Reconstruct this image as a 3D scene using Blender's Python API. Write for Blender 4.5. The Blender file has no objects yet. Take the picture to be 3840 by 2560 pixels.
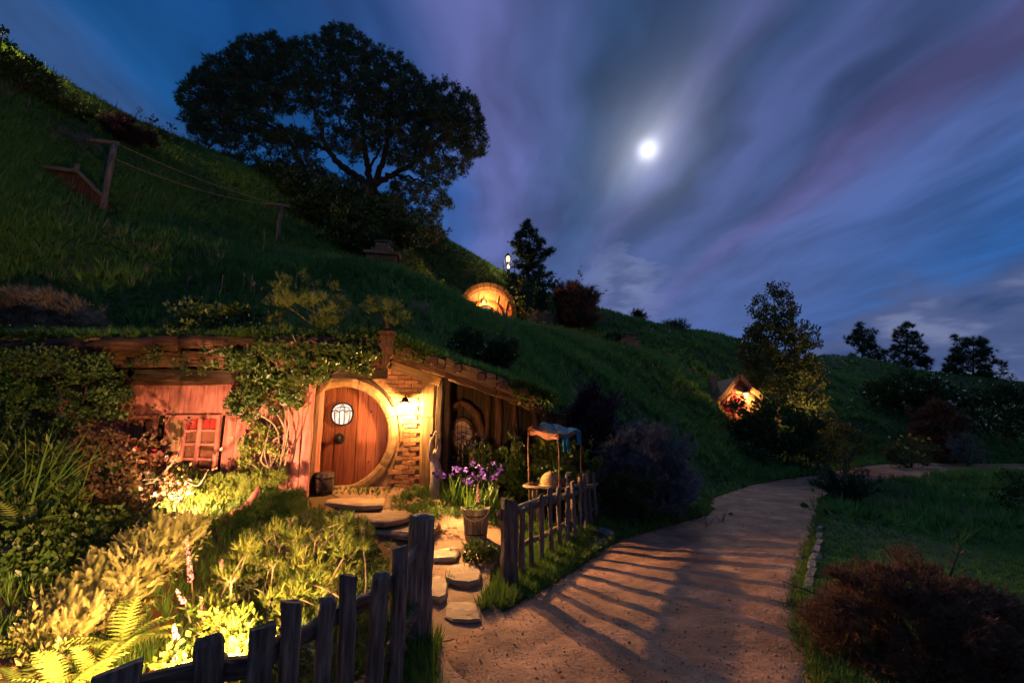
import bpy, bmesh, math, random
import numpy as np
from mathutils import Vector, Matrix
random.seed(7); rng = np.random.default_rng(11)
scene = bpy.context.scene; col = scene.collection
R = math.radians
# ================================================================ camera, sky, sun, exposure
cam_d = bpy.data.cameras.new('camera'); cam = bpy.data.objects.new('camera', cam_d); col.objects.link(cam)
cam.location = (0, 0, 1.7); cam.rotation_euler = (R(100.0), 0, 0)
cam_d.sensor_width = 36; cam_d.lens = 36*483/1024; cam_d.clip_end = 3000; cam_d.clip_start = .05
scene.camera = cam
vs = scene.view_settings; vs.view_transform = 'Standard'; vs.look = 'None'; vs.exposure = 0.52; vs.gamma = 1; vs.use_curve_mapping = False
scene.cycles.use_denoising = True
scene.cycles.max_bounces = 6; scene.cycles.diffuse_bounces = 2; scene.cycles.glossy_bounces = 2; scene.cycles.transmission_bounces = 3
scene.cycles.transparent_max_bounces = 6; scene.cycles.sample_clamp_indirect = 4
MOON = Vector((.307, 1.0, .616)).normalized()
world = bpy.data.worlds.new('World'); scene.world = world; world.use_nodes = True
def build_sky():
    nt = world.node_tree; N = nt.nodes; L = nt.links; N.clear()
    def nd(t, **k):
        n = N.new(t)
        for a, b in k.items(): setattr(n, a, b)
        return n
    def m(op, a, b=None, c=None, clamp=False):
        n = nd('ShaderNodeMath', operation=op, use_clamp=clamp)
        for i, v in enumerate((a, b, c)):
            if v is None: continue
            if isinstance(v, (int, float)): n.inputs[i].default_value = v
            else: L.new(v, n.inputs[i])
        return n.outputs[0]
    def vm(op, a, b=None):
        n = nd('ShaderNodeVectorMath', operation=op)
        for i, v in enumerate((a, b)):
            if v is None: continue
            if isinstance(v, (tuple, list, Vector)): n.inputs[i].default_value = tuple(v)
            else: L.new(v, n.inputs[i])
        return n
    def mix(f, a, b):
        n = nd('ShaderNodeMix', data_type='RGBA')
        for i, v in ((0, f), (6, a), (7, b)):
            if isinstance(v, (int, float)): n.inputs[i].default_value = v
            elif isinstance(v, tuple): n.inputs[i].default_value = v+(1,)
            else: L.new(v, n.inputs[i])
        return n.outputs[2]
    def ramp(f, st, ip='EASE'):
        n = nd('ShaderNodeValToRGB'); n.color_ramp.interpolation = ip
        e = n.color_ramp.elements
        while len(e) < len(st): e.new(.5)
        for q, (p, c) in zip(e, st): q.position = p; q.color = tuple(c)+(1,)
        L.new(f, n.inputs[0]); return n.outputs[0]
    def noise(v, s, d=3, r=.5):
        n = nd('ShaderNodeTexNoise'); n.inputs['Scale'].default_value = s; n.inputs['Detail'].default_value = d; n.inputs['Roughness'].default_value = r
        L.new(v, n.inputs['Vector']); return n.outputs[0]
    def comb(x, y, z=0.0):
        n = nd('ShaderNodeCombineXYZ')
        for i, v in enumerate((x, y, z)):
            if isinstance(v, (int, float)): n.inputs[i].default_value = v
            else: L.new(v, n.inputs[i])
        return n.outputs[0]
    tc = nd('ShaderNodeTexCoord'); D = vm('NORMALIZE', tc.outputs['Generated']).outputs[0]
    sp = nd('ShaderNodeSeparateXYZ'); L.new(D, sp.inputs[0]); x, y, z = sp.outputs
    up = m('MAXIMUM', z, .03)
    cx = m('DIVIDE', x, up); cy = m('DIVIDE', y, up)             # where the view ray meets the cloud layer
    wob = noise(comb(m('MULTIPLY', cx, .5), m('MULTIPLY', cy, .28)), 1.0, 2)
    wx = m('ADD', cx, m('MULTIPLY', m('SUBTRACT', wob, .5), .55))
    wrp = noise(comb(m('MULTIPLY', cx, 1.3), m('MULTIPLY', cy, 1.1), 7.7), 1.0, 3)
    wx = m('ADD', wx, m('MULTIPLY', m('SUBTRACT', wrp, .5), .42))
    fine = noise(comb(m('MULTIPLY', wx, 3.4), m('MULTIPLY', cy, .6)), 1.0, 3, .45)
    wx2 = m('ADD', wx, m('MULTIPLY', m('SUBTRACT', fine, .5), .10))
    t = m('DIVIDE', m('ADD', wx2, 2.5), 6.5, clamp=True)
    def P(v): return (v+2.5)/6.5
    streak = ramp(t, [(P(-2.5), (.010,.062,.19)), (P(-1.5), (.009,.062,.19)), (P(-1.25), (.030,.085,.24)), (P(-1.0), (.004,.058,.195)), (P(-.7), (.003,.054,.20)),
                      (P(-.42), (.020,.066,.225)), (P(-.13), (.082,.098,.27)), (P(.07), (.052,.080,.22)), (P(.27), (.020,.052,.135)), (P(.44), (.034,.066,.165)),
                      (P(.56), (.060,.080,.21)), (P(.70), (.026,.054,.145)), (P(.86), (.048,.072,.20)), (P(1.05), (.038,.066,.18)), (P(1.22), (.078,.080,.22)),
                      (P(1.42), (.054,.086,.24)), (P(2.0), (.036,.080,.24)), (P(2.9), (.012,.075,.26)), (P(4.0), (.014,.070,.25))])
    patch = noise(comb(m('MULTIPLY', cx, 1.1), m('MULTIPLY', cy, .45), 3.7), 1.0, 3)
    amt = nd('ShaderNodeMapRange'); L.new(patch, amt.inputs[0]); amt.inputs[1].default_value = .35; amt.inputs[2].default_value = .68; amt.inputs[3].default_value = .92; amt.inputs[4].default_value = 1.18
    sf = noise(comb(m('MULTIPLY', wx, 3.8), m('MULTIPLY', cy, 1.25), 2.2), 1.0, 3.5, .5)
    sfm = nd('ShaderNodeMapRange'); L.new(sf, sfm.inputs[0]); sfm.inputs[1].default_value = .36; sfm.inputs[2].default_value = .64; sfm.inputs[3].default_value = .66; sfm.inputs[4].default_value = 1.18
    am2 = m('MULTIPLY', amt.outputs[0], sfm.outputs[0])
    sc = vm('SCALE', streak); L.new(am2, sc.inputs['Scale']); base = sc.outputs[0]
    lowf = nd('ShaderNodeMapRange', interpolation_type='SMOOTHSTEP'); L.new(z, lowf.inputs[0]); lowf.inputs[1].default_value = .52; lowf.inputs[2].default_value = .12
    lowf.inputs[3].default_value = 0; lowf.inputs[4].default_value = .72
    az = m('ARCTAN2', x, y)
    lowc = ramp(m('DIVIDE', m('ADD', az, 1.6), 3.2, clamp=True), [(0, (.02,.07,.21)), (.38, (.040,.095,.27)), (.52, (.080,.125,.33)), (.66, (.066,.110,.29)), (.78, (.014,.085,.27)), (1, (.012,.072,.24))])
    base = mix(lowf.outputs[0], base, lowc)
    # low banks of cumulus
    cn = noise(comb(m('MULTIPLY', az, 3.0), m('MULTIPLY', z, 9.0), 1.3), 1.0, 5, .55)
    rise = m('MULTIPLY', m('SUBTRACT', m('ADD', .18, m('MULTIPLY', m('MAXIMUM', m('SUBTRACT', az, .45), 0.0), .22)), z), 4.0)
    cm = nd('ShaderNodeMapRange', interpolation_type='SMOOTHSTEP'); L.new(m('ADD', cn, m('MINIMUM', rise, .32)), cm.inputs[0]); cm.inputs[1].default_value = .56; cm.inputs[2].default_value = .74
    puff = noise(comb(m('MULTIPLY', az, 6.0), m('MULTIPLY', z, 16.0), 5.0), 1.0, 4, .55)
    cc = ramp(puff, [(.32, (.028,.048,.125)), (.52, (.060,.080,.175)), (.68, (.15,.17,.29))])
    base = mix(m('MULTIPLY', cm.outputs[0], .80), base, cc)
    # single bright cumulus low over the ridge
    q = vm('DISTANCE', D, Vector((.240,1.0,.296)).normalized()).outputs['Value']
    cq = m('SUBTRACT', 1.0, m('DIVIDE', m('ADD', q, m('MULTIPLY', m('SUBTRACT', puff, .5), .30)), .080), clamp=True)
    base = mix(m('MULTIPLY', m('POWER', cq, .6), .8), base, ramp(puff, [(.35, (.060,.085,.20)), (.6, (.20,.235,.40))]))
    # moonlight soaking through thin cloud
    md = vm('DISTANCE', D, MOON).outputs['Value']
    gn = noise(comb(m('MULTIPLY', cx, 9.0), m('MULTIPLY', cy, 1.7), 9.0), 1.0, 3, .5)
    gl = m('POWER', 2.718, m('MULTIPLY', m('DIVIDE', md, .060), -1.0))
    g2 = m('POWER', 2.718, m('MULTIPLY', m('POWER', m('DIVIDE', md, .0165), 2.0), -1.0))
    # the thin cloud is stretched by the wind, so the glow is too
    ax = m('MULTIPLY', m('SUBTRACT', cx, .498), 6.5); ay = m('MULTIPLY', m('SUBTRACT', cy, 1.62), 2.3)
    el = m('SQRT', m('ADD', m('MULTIPLY', ax, ax), m('MULTIPLY', ay, ay)))
    g3 = m('POWER', 2.718, m('MULTIPLY', el, -2.7))
    g = m('ADD', m('MULTIPLY', m('MULTIPLY', g3, .42), m('ADD', .35, m('MULTIPLY', gn, 1.2))), m('ADD', m('MULTIPLY', g2, .8), m('MULTIPLY', gl, .17)))
    gv = vm('SCALE', (0,0,0)); gv.inputs[0].default_value = (.80, .82, .92); L.new(g, gv.inputs['Scale'])
    tot = vm('ADD', base, gv.outputs[0]).outputs[0]
    # last of the day's light from the physical sky, very low
    sk = nd('ShaderNodeTexSky', sky_type='NISHITA', sun_disc=False, sun_elevation=R(-4), sun_rotation=R(200))
    skv = vm('SCALE', sk.outputs[0]); skv.inputs['Scale'].default_value = .05
    tot = vm('ADD', tot, skv.outputs[0]).outputs[0]
    hs = nd('ShaderNodeHueSaturation'); hs.inputs['Saturation'].default_value = .98; hs.inputs['Value'].default_value = .91; L.new(tot, hs.inputs['Color']); tot = hs.outputs[0]
    bg = nd('ShaderNodeBackground'); L.new(tot, bg.inputs[0]); bg.inputs[1].default_value = 1.0
    out = nd('ShaderNodeOutputWorld'); L.new(bg.outputs[0], out.inputs[0])
build_sky()
world.cycles.sampling_method = 'MANUAL'; world.cycles.sample_map_resolution = 512
sun_d = bpy.data.lights.new('moonlight', 'SUN'); sun = bpy.data.objects.new('moonlight', sun_d); col.objects.link(sun)
sun_d.energy = .38; sun_d.angle = R(9); sun_d.color = (.80, .88, 1.0)
sun.rotation_euler = MOON.to_track_quat('Z', 'Y').to_euler()
def lamp(kind, loc, energy, color, size=.05, target=None, angle=90, blend=.6):
    d = bpy.data.lights.new('light', kind); o = bpy.data.objects.new('light', d); col.objects.link(o)
    o.location = loc; d.energy = energy; d.color = color; d.shadow_soft_size = size
    if kind == 'SPOT':
        d.spot_size = R(angle); d.spot_blend = blend
        o.rotation_euler = (Vector(loc)-Vector(target)).to_track_quat('Z', 'Y').to_euler()
    return o
# ================================================================ materials
def mat(name, c1, c2=None, scale=8.0, rough=.85, bump=.3, stretch=(1,1,1), detail=5, c3=None, vary=.0, attr=None, spec=.25, coord='Object', emis=None, bumpscale=None, lo=.35, hi=.68, metal=0):
    M = bpy.data.materials.new(name); M.use_nodes = True; nt = M.node_tree; N = nt.nodes; L = nt.links
    b = N['Principled BSDF']; b.inputs['Roughness'].default_value = rough; b.inputs['Specular IOR Level'].default_value = spec; b.inputs['Metallic'].default_value = metal
    c2 = c2 or tuple(v*.6 for v in c1)
    tc = N.new('ShaderNodeTexCoord'); mp = N.new('ShaderNodeMapping'); L.new(tc.outputs[coord], mp.inputs[0]); mp.inputs['Scale'].default_value = stretch
    oi = N.new('ShaderNodeObjectInfo')
    ad = N.new('ShaderNodeVectorMath'); ad.operation = 'ADD'; L.new(mp.outputs[0], ad.inputs[0])
    ml = N.new('ShaderNodeMath'); ml.operation = 'MULTIPLY'; L.new(oi.outputs['Random'], ml.inputs[0]); ml.inputs[1].default_value = 37.0 if vary else 0.0
    L.new(ml.outputs[0], ad.inputs[1])
    no = N.new('ShaderNodeTexNoise'); no.inputs['Scale'].default_value = scale; no.inputs['Detail'].default_value = detail; no.inputs['Roughness'].default_value = .62; L.new(ad.outputs[0], no.inputs['Vector'])
    rp = N.new('ShaderNodeValToRGB'); L.new(no.outputs[0], rp.inputs[0]); e = rp.color_ramp.elements
    e[0].position = lo; e[0].color = c2+(1,); e[1].position = hi; e[1].color = c1+(1,)
    if c3: q = e.new((lo+hi)/2+.04); q.color = c3+(1,)
    colr = rp.outputs[0]
    if vary:
        hs = N.new('ShaderNodeHueSaturation'); L.new(colr, hs.inputs['Color'])
        mr = N.new('ShaderNodeMapRange'); L.new(oi.outputs['Random'], mr.inputs[0]); mr.inputs[3].default_value = 1-vary; mr.inputs[4].default_value = 1+vary
        L.new(mr.outputs[0], hs.inputs['Value']); colr = hs.outputs[0]
    for attr in (attr or ()):
        at_ = N.new('ShaderNodeAttribute'); at_.attribute_name = attr[0]
        mx = N.new('ShaderNodeMix'); mx.data_type = 'RGBA'; L.new(at_.outputs['Fac'], mx.inputs[0]); L.new(colr, mx.inputs[6]); mx.inputs[7].default_value = attr[1]+(1,)
        colr = mx.outputs[2]
    L.new(colr, b.inputs['Base Color'])
    if bump:
        n2 = N.new('ShaderNodeTexNoise'); n2.inputs['Scale'].default_value = bumpscale or scale*2.2; n2.inputs['Detail'].default_value = 6; n2.inputs['Roughness'].default_value = .65; L.new(ad.outputs[0], n2.inputs['Vector'])
        bp = N.new('ShaderNodeBump'); bp.inputs['Strength'].default_value = bump; bp.inputs['Distance'].default_value = .02; L.new(n2.outputs[0], bp.inputs['Height']); L.new(bp.outputs[0], b.inputs['Normal'])
    if emis: b.inputs['Emission Color'].default_value = emis[0]+(1,); b.inputs['Emission Strength'].default_value = emis[1]
    return M
def leafmat(name, ca, cb, rough=.55, trans=.3, spec=.3):
    """leaf: two real leaf colours mixed by a per-leaf attribute, thin enough for light to pass"""
    M = bpy.data.materials.new(name); M.use_nodes = True; nt = M.node_tree; N = nt.nodes; L = nt.links
    b = N['Principled BSDF']; b.inputs['Roughness'].default_value = rough; b.inputs['Specular IOR Level'].default_value = spec
    a = N.new('ShaderNodeAttribute'); a.attribute_name = 'var'
    mx = N.new('ShaderNodeMix'); mx.data_type = 'RGBA'; L.new(a.outputs['Fac'], mx.inputs[0]); mx.inputs[6].default_value = ca+(1,); mx.inputs[7].default_value = cb+(1,)
    L.new(mx.outputs[2], b.inputs['Base Color'])
    t = N.new('ShaderNodeBsdfTranslucent'); L.new(mx.outputs[2], t.inputs[0])
    ms = N.new('ShaderNodeMixShader'); ms.inputs[0].default_value = trans; L.new(b.outputs[0], ms.inputs[1]); L.new(t.outputs[0], ms.inputs[2])
    L.new(ms.outputs[0], N['Material Output'].inputs[0]); return M
def glow(name, c, s, transp=0.0):
    M = bpy.data.materials.new(name); M.use_nodes = True; nt = M.node_tree; N = nt.nodes; L = nt.links; N.remove(N['Principled BSDF'])
    e = N.new('ShaderNodeEmission'); e.inputs[0].default_value = c+(1,); e.inputs[1].default_value = s; o = e.outputs[0]
    if transp:
        t = N.new('ShaderNodeBsdfTransparent'); ms = N.new('ShaderNodeAddShader'); L.new(t.outputs[0], ms.inputs[0]); L.new(o, ms.inputs[1]); o = ms.outputs[0]
    L.new(o, N['Material Output'].inputs[0]); return M
G = (6, 6, .5)
M = dict(
 fence=mat('weathered_fence_wood', (.40,.29,.19), (.09,.06,.042), 7, .9, .9, G, vary=.22, c3=(.215,.165,.125), detail=7),
 rail=mat('fence_rail_wood', (.22,.16,.115), (.06,.045,.033), 7, .9, .8, G, vary=.2),
 log=mat('old_log_wood', (.24,.115,.06), (.06,.028,.016), 5, .85, .9, G, vary=.25, c3=(.15,.07,.036)),
 logx=mat('lying_log_bark', (.20,.10,.055), (.035,.018,.011), 4, .85, 1.0, (.5,6,6), vary=.25, c3=(.11,.052,.028), detail=8),
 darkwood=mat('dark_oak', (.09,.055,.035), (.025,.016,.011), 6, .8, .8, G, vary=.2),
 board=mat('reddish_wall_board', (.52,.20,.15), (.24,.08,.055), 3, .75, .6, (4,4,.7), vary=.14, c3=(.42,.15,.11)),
 door=mat('door_plank_red', (.31,.088,.042), (.12,.036,.018), 5, .6, .55, (7,7,.35), vary=.10, c3=(.23,.066,.032)),
 ring=mat('pale_door_surround', (.45,.285,.13), (.24,.14,.06), 5, .75, .5, (2,2,2), vary=.08),
 plaster=mat('ochre_plaster', (.43,.26,.12), (.27,.15,.068), 3, .9, .6, vary=.05),
 brick=mat('hand_made_brick', (.50,.27,.13), (.30,.13,.06), 14, .9, .7, vary=.28, c3=(.43,.21,.095)),
 mortar=mat('lime_mortar', (.24,.165,.095), (.15,.10,.06), 12, .95, .6),
 post=mat('corner_post_wood', (.38,.23,.105), (.18,.095,.042), 5, .75, .6, (6,6,.4), vary=.1),
 stone=mat('sandstone_slab', (.56,.40,.24), (.30,.20,.12), 6, .85, .8, vary=.18, c3=(.37,.25,.145)),
 rock=mat('rough_rock', (.24,.19,.15), (.09,.075,.06), 7, .9, 1.0, vary=.2),
 greystone=mat('grey_edging_stone', (.23,.21,.19), (.10,.09,.08), 9, .9, .9, vary=.2),
 iron=mat('black_iron', (.03,.028,.026), (.015,.014,.013), 9, .55, .4, metal=.6),
 rust=mat('rusty_iron', (.30,.10,.04), (.10,.035,.02), 9, .8, .6),
 path=mat('packed_gravel_path', (.48,.25,.135), (.17,.09,.05), 2.0, .95, 1.0, c3=(.31,.16,.088), detail=12, bumpscale=24, lo=.32, hi=.66),
 gpath=mat('garden_path_earth', (.36,.225,.13), (.22,.13,.07), 3, .95, .8, c3=(.29,.17,.10), detail=9, bumpscale=30),
 pebble=mat('pebble', (.44,.30,.22), (.22,.14,.10), 5, .9, .5, vary=.0),
 cloth_r=mat('faded_red_cloth', (.36,.15,.11), (.22,.08,.06), 9, .9, .3),
 cloth_b=mat('teal_cloth', (.02,.20,.30), (.012,.12,.20), 9, .9, .3),
 straw=mat('coiled_straw', (.45,.30,.15), (.28,.17,.08), 12, .8, .8, (1,1,9)),
 clay=mat('terracotta', (.34,.15,.08), (.20,.08,.045), 9, .8, .4),
 tin=mat('dull_tin', (.16,.16,.17), (.08,.08,.085), 9, .5, .3, metal=.4),
 rope=mat('hemp_rope', (.42,.31,.19), (.25,.17,.10), 30, .95, .6),
 pale=mat('bleached_driftwood', (.55,.45,.38), (.25,.17,.13), 5, .8, .7, (5,5,.8)),
 bark=mat('pine_bark', (.15,.092,.065), (.05,.032,.024), 4, .9, 1.0, (4,4,1)),
 twig=mat('pale_twig', (.33,.26,.17), (.16,.11,.07), 9, .9, .4),
 dtwig=mat('dark_twig', (.11,.07,.045), (.05,.03,.02), 9, .9, .4),
 laundry=mat('pale_laundry', (.42,.30,.27), (.30,.22,.20), 5, .9, .2),
 laundryb=mat('blue_laundry', (.10,.26,.34), (.07,.18,.25), 5, .9, .2),
 curtain=mat('red_curtain', (.40,.03,.025), (.2,.015,.012), 6, .9, .3, (8,8,1)),
 shingle=mat('roof_board', (.30,.17,.09), (.10,.055,.03), 5, .85, .8, G, vary=.28),
 soil=mat('hillside_soil', (.065,.095,.026), (.034,.050,.016), 1.2, .95, .8, attr=(('soil', (.20,.075,.035)), ('grit', (.30,.17,.105))), bumpscale=14, detail=8),
 glassdark=mat('old_window_glass', (.24,.10,.055), (.10,.04,.022), 3, .12, .05, spec=.8),
 amber=mat('amber_leaded_glass', (.60,.26,.08), (.34,.12,.035), 5, .25, .2, spec=.6),
 grass=leafmat('meadow_grass', (.055,.175,.032), (.165,.31,.060), .6, .25),
 turf=leafmat('garden_grass', (.055,.13,.018), (.15,.22,.035), .55, .3),
 dry=leafmat('dry_grass', (.20,.15,.10), (.34,.27,.19), .8, .2),
 pine=leafmat('pine_needles', (.036,.080,.038), (.085,.155,.060), .6, .1),
 conifer=leafmat('conifer_needles', (.025,.055,.022), (.055,.11,.038), .6, .15),
 hedge=leafmat('dark_hedge_leaf', (.026,.060,.016), (.075,.125,.03), .5, .15),
 ivy=leafmat('ivy_leaf', (.028,.070,.012), (.12,.16,.03), .4, .25, .5),
 bronze=leafmat('bronze_leaf', (.10,.040,.022), (.22,.14,.05), .4, .25, .5),
 cream=leafmat('variegated_cream_leaf', (.26,.27,.075), (.62,.52,.22), .5, .3),
 lime=leafmat('lime_leaf', (.115,.165,.028), (.27,.29,.055), .5, .35),
 fern=leafmat('fern_leaf', (.14,.22,.035), (.34,.36,.07), .55, .35),
 moss=leafmat('moss_mat', (.11,.17,.02), (.24,.27,.04), .8, .1),
 lav=leafmat('lavender_leaf', (.085,.10,.105), (.18,.17,.20), .7, .15),
 wiry=leafmat('wiry_red_brown_stem', (.115,.058,.032), (.20,.108,.060), .8, .15),
 purple=leafmat('purple_dark_leaf', (.035,.018,.028), (.08,.035,.05), .6, .15),
 olive=leafmat('tree_leaf', (.06,.085,.022), (.14,.15,.04), .5, .3),
 silver=leafmat('silver_leaf', (.12,.15,.12), (.22,.25,.21), .6, .2),
 f_violet=leafmat('violet_petal', (.04,.02,.19), (.10,.035,.27), .6, .4),
 f_pink=leafmat('pink_petal', (.62,.16,.34), (.85,.38,.52), .6, .4),
 f_red=leafmat('red_petal', (.65,.05,.08), (.80,.18,.16), .6, .4),
 f_yellow=leafmat('yellow_petal', (.75,.42,.03), (.85,.60,.08), .6, .4),
 f_white=leafmat('white_petal', (.60,.60,.55), (.78,.78,.74), .6, .4),
 lampglass=glow('lantern_glow', (1.0,.72,.30), 7.0, 1),
 lampfar=glow('far_lantern_glow', (1.0,.50,.12), 2.3, 1),
 winlit=glow('lit_window_pane', (1.0,.90,.72), .85),
 moon=glow('moon_face', (1.0,.99,.95), 6.0),
)
def curtained_glass():
    # backlit pane: lace and glow seen through old glass
    q = bpy.data.materials.new('lit_door_pane'); q.use_nodes = True; N = q.node_tree.nodes; L = q.node_tree.links; b = N['Principled BSDF']
    tc = N.new('ShaderNodeTexCoord'); mp = N.new('ShaderNodeMapping'); mp.inputs['Scale'].default_value = (26, 26, 7); L.new(tc.outputs['Object'], mp.inputs[0])
    n = N.new('ShaderNodeTexNoise'); n.inputs['Scale'].default_value = 1.0; n.inputs['Detail'].default_value = 3; L.new(mp.outputs[0], n.inputs['Vector'])
    r = N.new('ShaderNodeValToRGB'); e = r.color_ramp.elements; e[0].position = .38; e[0].color = (.75,.42,.30,1); e[1].position = .55; e[1].color = (1,.93,.80,1); L.new(n.outputs[0], r.inputs[0])
    b.inputs['Base Color'].default_value = (.2,.15,.12,1); b.inputs['Roughness'].default_value = .15; L.new(r.outputs[0], b.inputs['Emission Color']); b.inputs['Emission Strength'].default_value = .85
    return q
M['doorpane'] = curtained_glass()
# ================================================================ mesh helpers
def obj(name, V, F, m, parent=None, var=None, smooth_=False, loc=None, mtx=None, facemat=None, attrs=None):
    """link ONE mesh object. F is an (n,3|4) array or a list of polygons"""
    me = bpy.data.meshes.new(name); V = np.asarray(V, np.float32)
    if isinstance(F, np.ndarray):
        n, k = F.shape; me.vertices.add(len(V)); me.vertices.foreach_set('co', V.ravel())
        me.loops.add(n*k); me.loops.foreach_set('vertex_index', F.astype(np.int32).ravel())
        me.polygons.add(n); me.polygons.foreach_set('loop_start', np.arange(0, n*k, k, dtype=np.int32))
        try: me.polygons.foreach_set('loop_total', np.full(n, k, np.int32))
        except Exception: pass
        me.update(calc_edges=True)
    else:
        me.from_pydata([tuple(map(float, v)) for v in V], [], [tuple(int(i) for i in f) for f in F])
    for q in (m if isinstance(m, (list, tuple)) else [m]): me.materials.append(q)
    if var is not None:
        a = me.attributes.new('var', 'FLOAT', 'POINT'); a.data.foreach_set('value', np.asarray(var, np.float32))
    for k_, v_ in (attrs or {}).items():
        a = me.attributes.new(k_, 'FLOAT', 'POINT'); a.data.foreach_set('value', np.asarray(v_, np.float32))
    if smooth_: me.polygons.foreach_set('use_smooth', np.ones(len(me.polygons), bool))
    o = bpy.data.objects.new(name, me); col.objects.link(o)
    if parent: o.parent = parent
    if loc is not None: o.location = loc
    if mtx is not None: o.matrix_local = mtx
    return o
def thing(name, label, cat, loc=(0,0,0), rz=0, group=None):
    o = bpy.data.objects.new(name, None); col.objects.link(o); o.location = loc; o.rotation_euler = (0, 0, rz); o.empty_display_size = .1
    o['label'] = label; o['category'] = cat
    if group: o['group'] = group
    return o
def tag(o, label, cat, group=None):
    o['label'] = label; o['category'] = cat
    if group: o['group'] = group
    return o
def kind(o, k): o['kind'] = k; return o
def gz(x, y): return float(height(np.array([x]), np.array([y]))[0])
def roughbox(w, d, l, rings=5, jit=.004, top='flat', bev=.18, slant=0.0, seed=None, taper=0.0):
    """a hewn post or board standing on its base, long axis z; returns V, F"""
    rr = random.Random(seed if seed is not None else random.random())
    b = bev*min(w, d)
    sec = [(w/2, -d/2+b), (w/2, d/2-b), (w/2-b, d/2), (-w/2+b, d/2), (-w/2, d/2-b), (-w/2, -d/2+b), (-w/2+b, -d/2), (w/2-b, -d/2)]
    zs = [l*i/(rings-1) for i in range(rings)]; V = []; F = []; sc = [1-taper*i/(rings-1) for i in range(rings)]
    if top == 'round': zs[-1] = l*.965; zs += [l*.99, l]; sc += [sc[-1]*.86, sc[-1]*.5]
    if top == 'cap': zs[-1] = l-.02; zs += [l]; sc += [sc[-1]*.9]
    for k, z in enumerate(zs):
        ox, oy = rr.gauss(0, jit), rr.gauss(0, jit)
        for (x, y) in sec:
            j = jit*.7
            V.append((x*sc[k]+ox+rr.gauss(0, j), y*sc[k]+oy+rr.gauss(0, j), z+(slant*x if k >= rings-1 else 0)+(rr.gauss(0, j*1.5) if k else 0)))
    n = 8
    for k in range(len(zs)-1):
        for i in range(n): F.append((k*n+i, k*n+(i+1) % n, (k+1)*n+(i+1) % n, (k+1)*n+i))
    F.append(tuple(range(n))[::-1]); t = (len(zs)-1)*n; F.append(tuple(range(t, t+n)))
    return np.array(V), F
def frame(p, q, up=(0,0,1), roll=0):
    p = Vector(p); z = (Vector(q)-p); L_ = z.length; z.normalize(); u = Vector(up)
    if abs(z.dot(u)) > .98: u = Vector((0,1,0))
    y = (u-z*u.dot(z)).normalized(); x = y.cross(z)
    m = Matrix((x, y, z)).transposed().to_4x4(); m.translation = p
    return m@Matrix.Rotation(roll, 4, 'Z'), L_
def beam(name, p, q, w, d, m, parent=None, jit=.004, rings=5, up=(0,0,1), roll=0, top='flat', **k):
    """a piece from p to q, w across and d along 'up'"""
    mt, L_ = frame(p, q, up, roll); V, F = roughbox(w, d, L_, rings, jit, top, **k)
    return obj(name, V, F, m, parent, mtx=mt)
def tube(pts, rad, sides=8, cap=True, jit=0.0, seed=1):
    rr = random.Random(seed); pts = [Vector(p) for p in pts]; n = len(pts); V = []; F = []
    rad = rad if isinstance(rad, (list, tuple, np.ndarray)) else [rad]*n; a = Vector((.3,.2,1)).normalized()
    for i, p in enumerate(pts):
        t = (pts[min(i+1, n-1)]-pts[max(i-1, 0)]).normalized(); u = a-t*a.dot(t)
        if u.length < .1: u = Vector((1,0,0))-t*t.x
        u.normalize(); w = t.cross(u); a = u
        for k in range(sides):
            an = 2*math.pi*k/sides; r = rad[i]*(1+rr.gauss(0, jit))
            V.append(p+(u*math.cos(an)+w*math.sin(an))*r)
    for i in range(n-1):
        for k in range(sides): F.append((i*sides+k, i*sides+(k+1) % sides, (i+1)*sides+(k+1) % sides, (i+1)*sides+k))
    if cap: F.append(tuple(range(sides))[::-1]); F.append(tuple(range((n-1)*sides, n*sides)))
    return V, F
def tubes(lst):
    V = []; F = []
    for v, f in lst:
        o = len(V); V += list(v); F += [tuple(i+o for i in q) for q in f]
    return V, F
def lathe(prof, sides=20, jit=0.0, seed=3):
    rr = random.Random(seed); V = []; F = []; n = len(prof)
    for r, z in prof:
        for k in range(sides):
            a = 2*math.pi*k/sides; r2 = r*(1+rr.gauss(0, jit)); V.append((r2*math.cos(a), r2*math.sin(a), z))
    for i in range(n-1):
        for k in range(sides): F.append((i*sides+k, i*sides+(k+1) % sides, (i+1)*sides+(k+1) % sides, (i+1)*sides+k))
    F.append(tuple(range(sides))[::-1]); F.append(tuple(range((n-1)*sides, n*sides)))
    return V, F
def prism(poly, y0, y1):
    """an x,z outline given thickness in y"""
    n = len(poly); V = [(x, y0, z) for x, z in poly]+[(x, y1, z) for x, z in poly]
    F = [tuple(range(n)), tuple(range(n, 2*n))[::-1]]+[(i, i+n, (i+1) % n+n, (i+1) % n) for i in range(n)]
    return V, F
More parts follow.
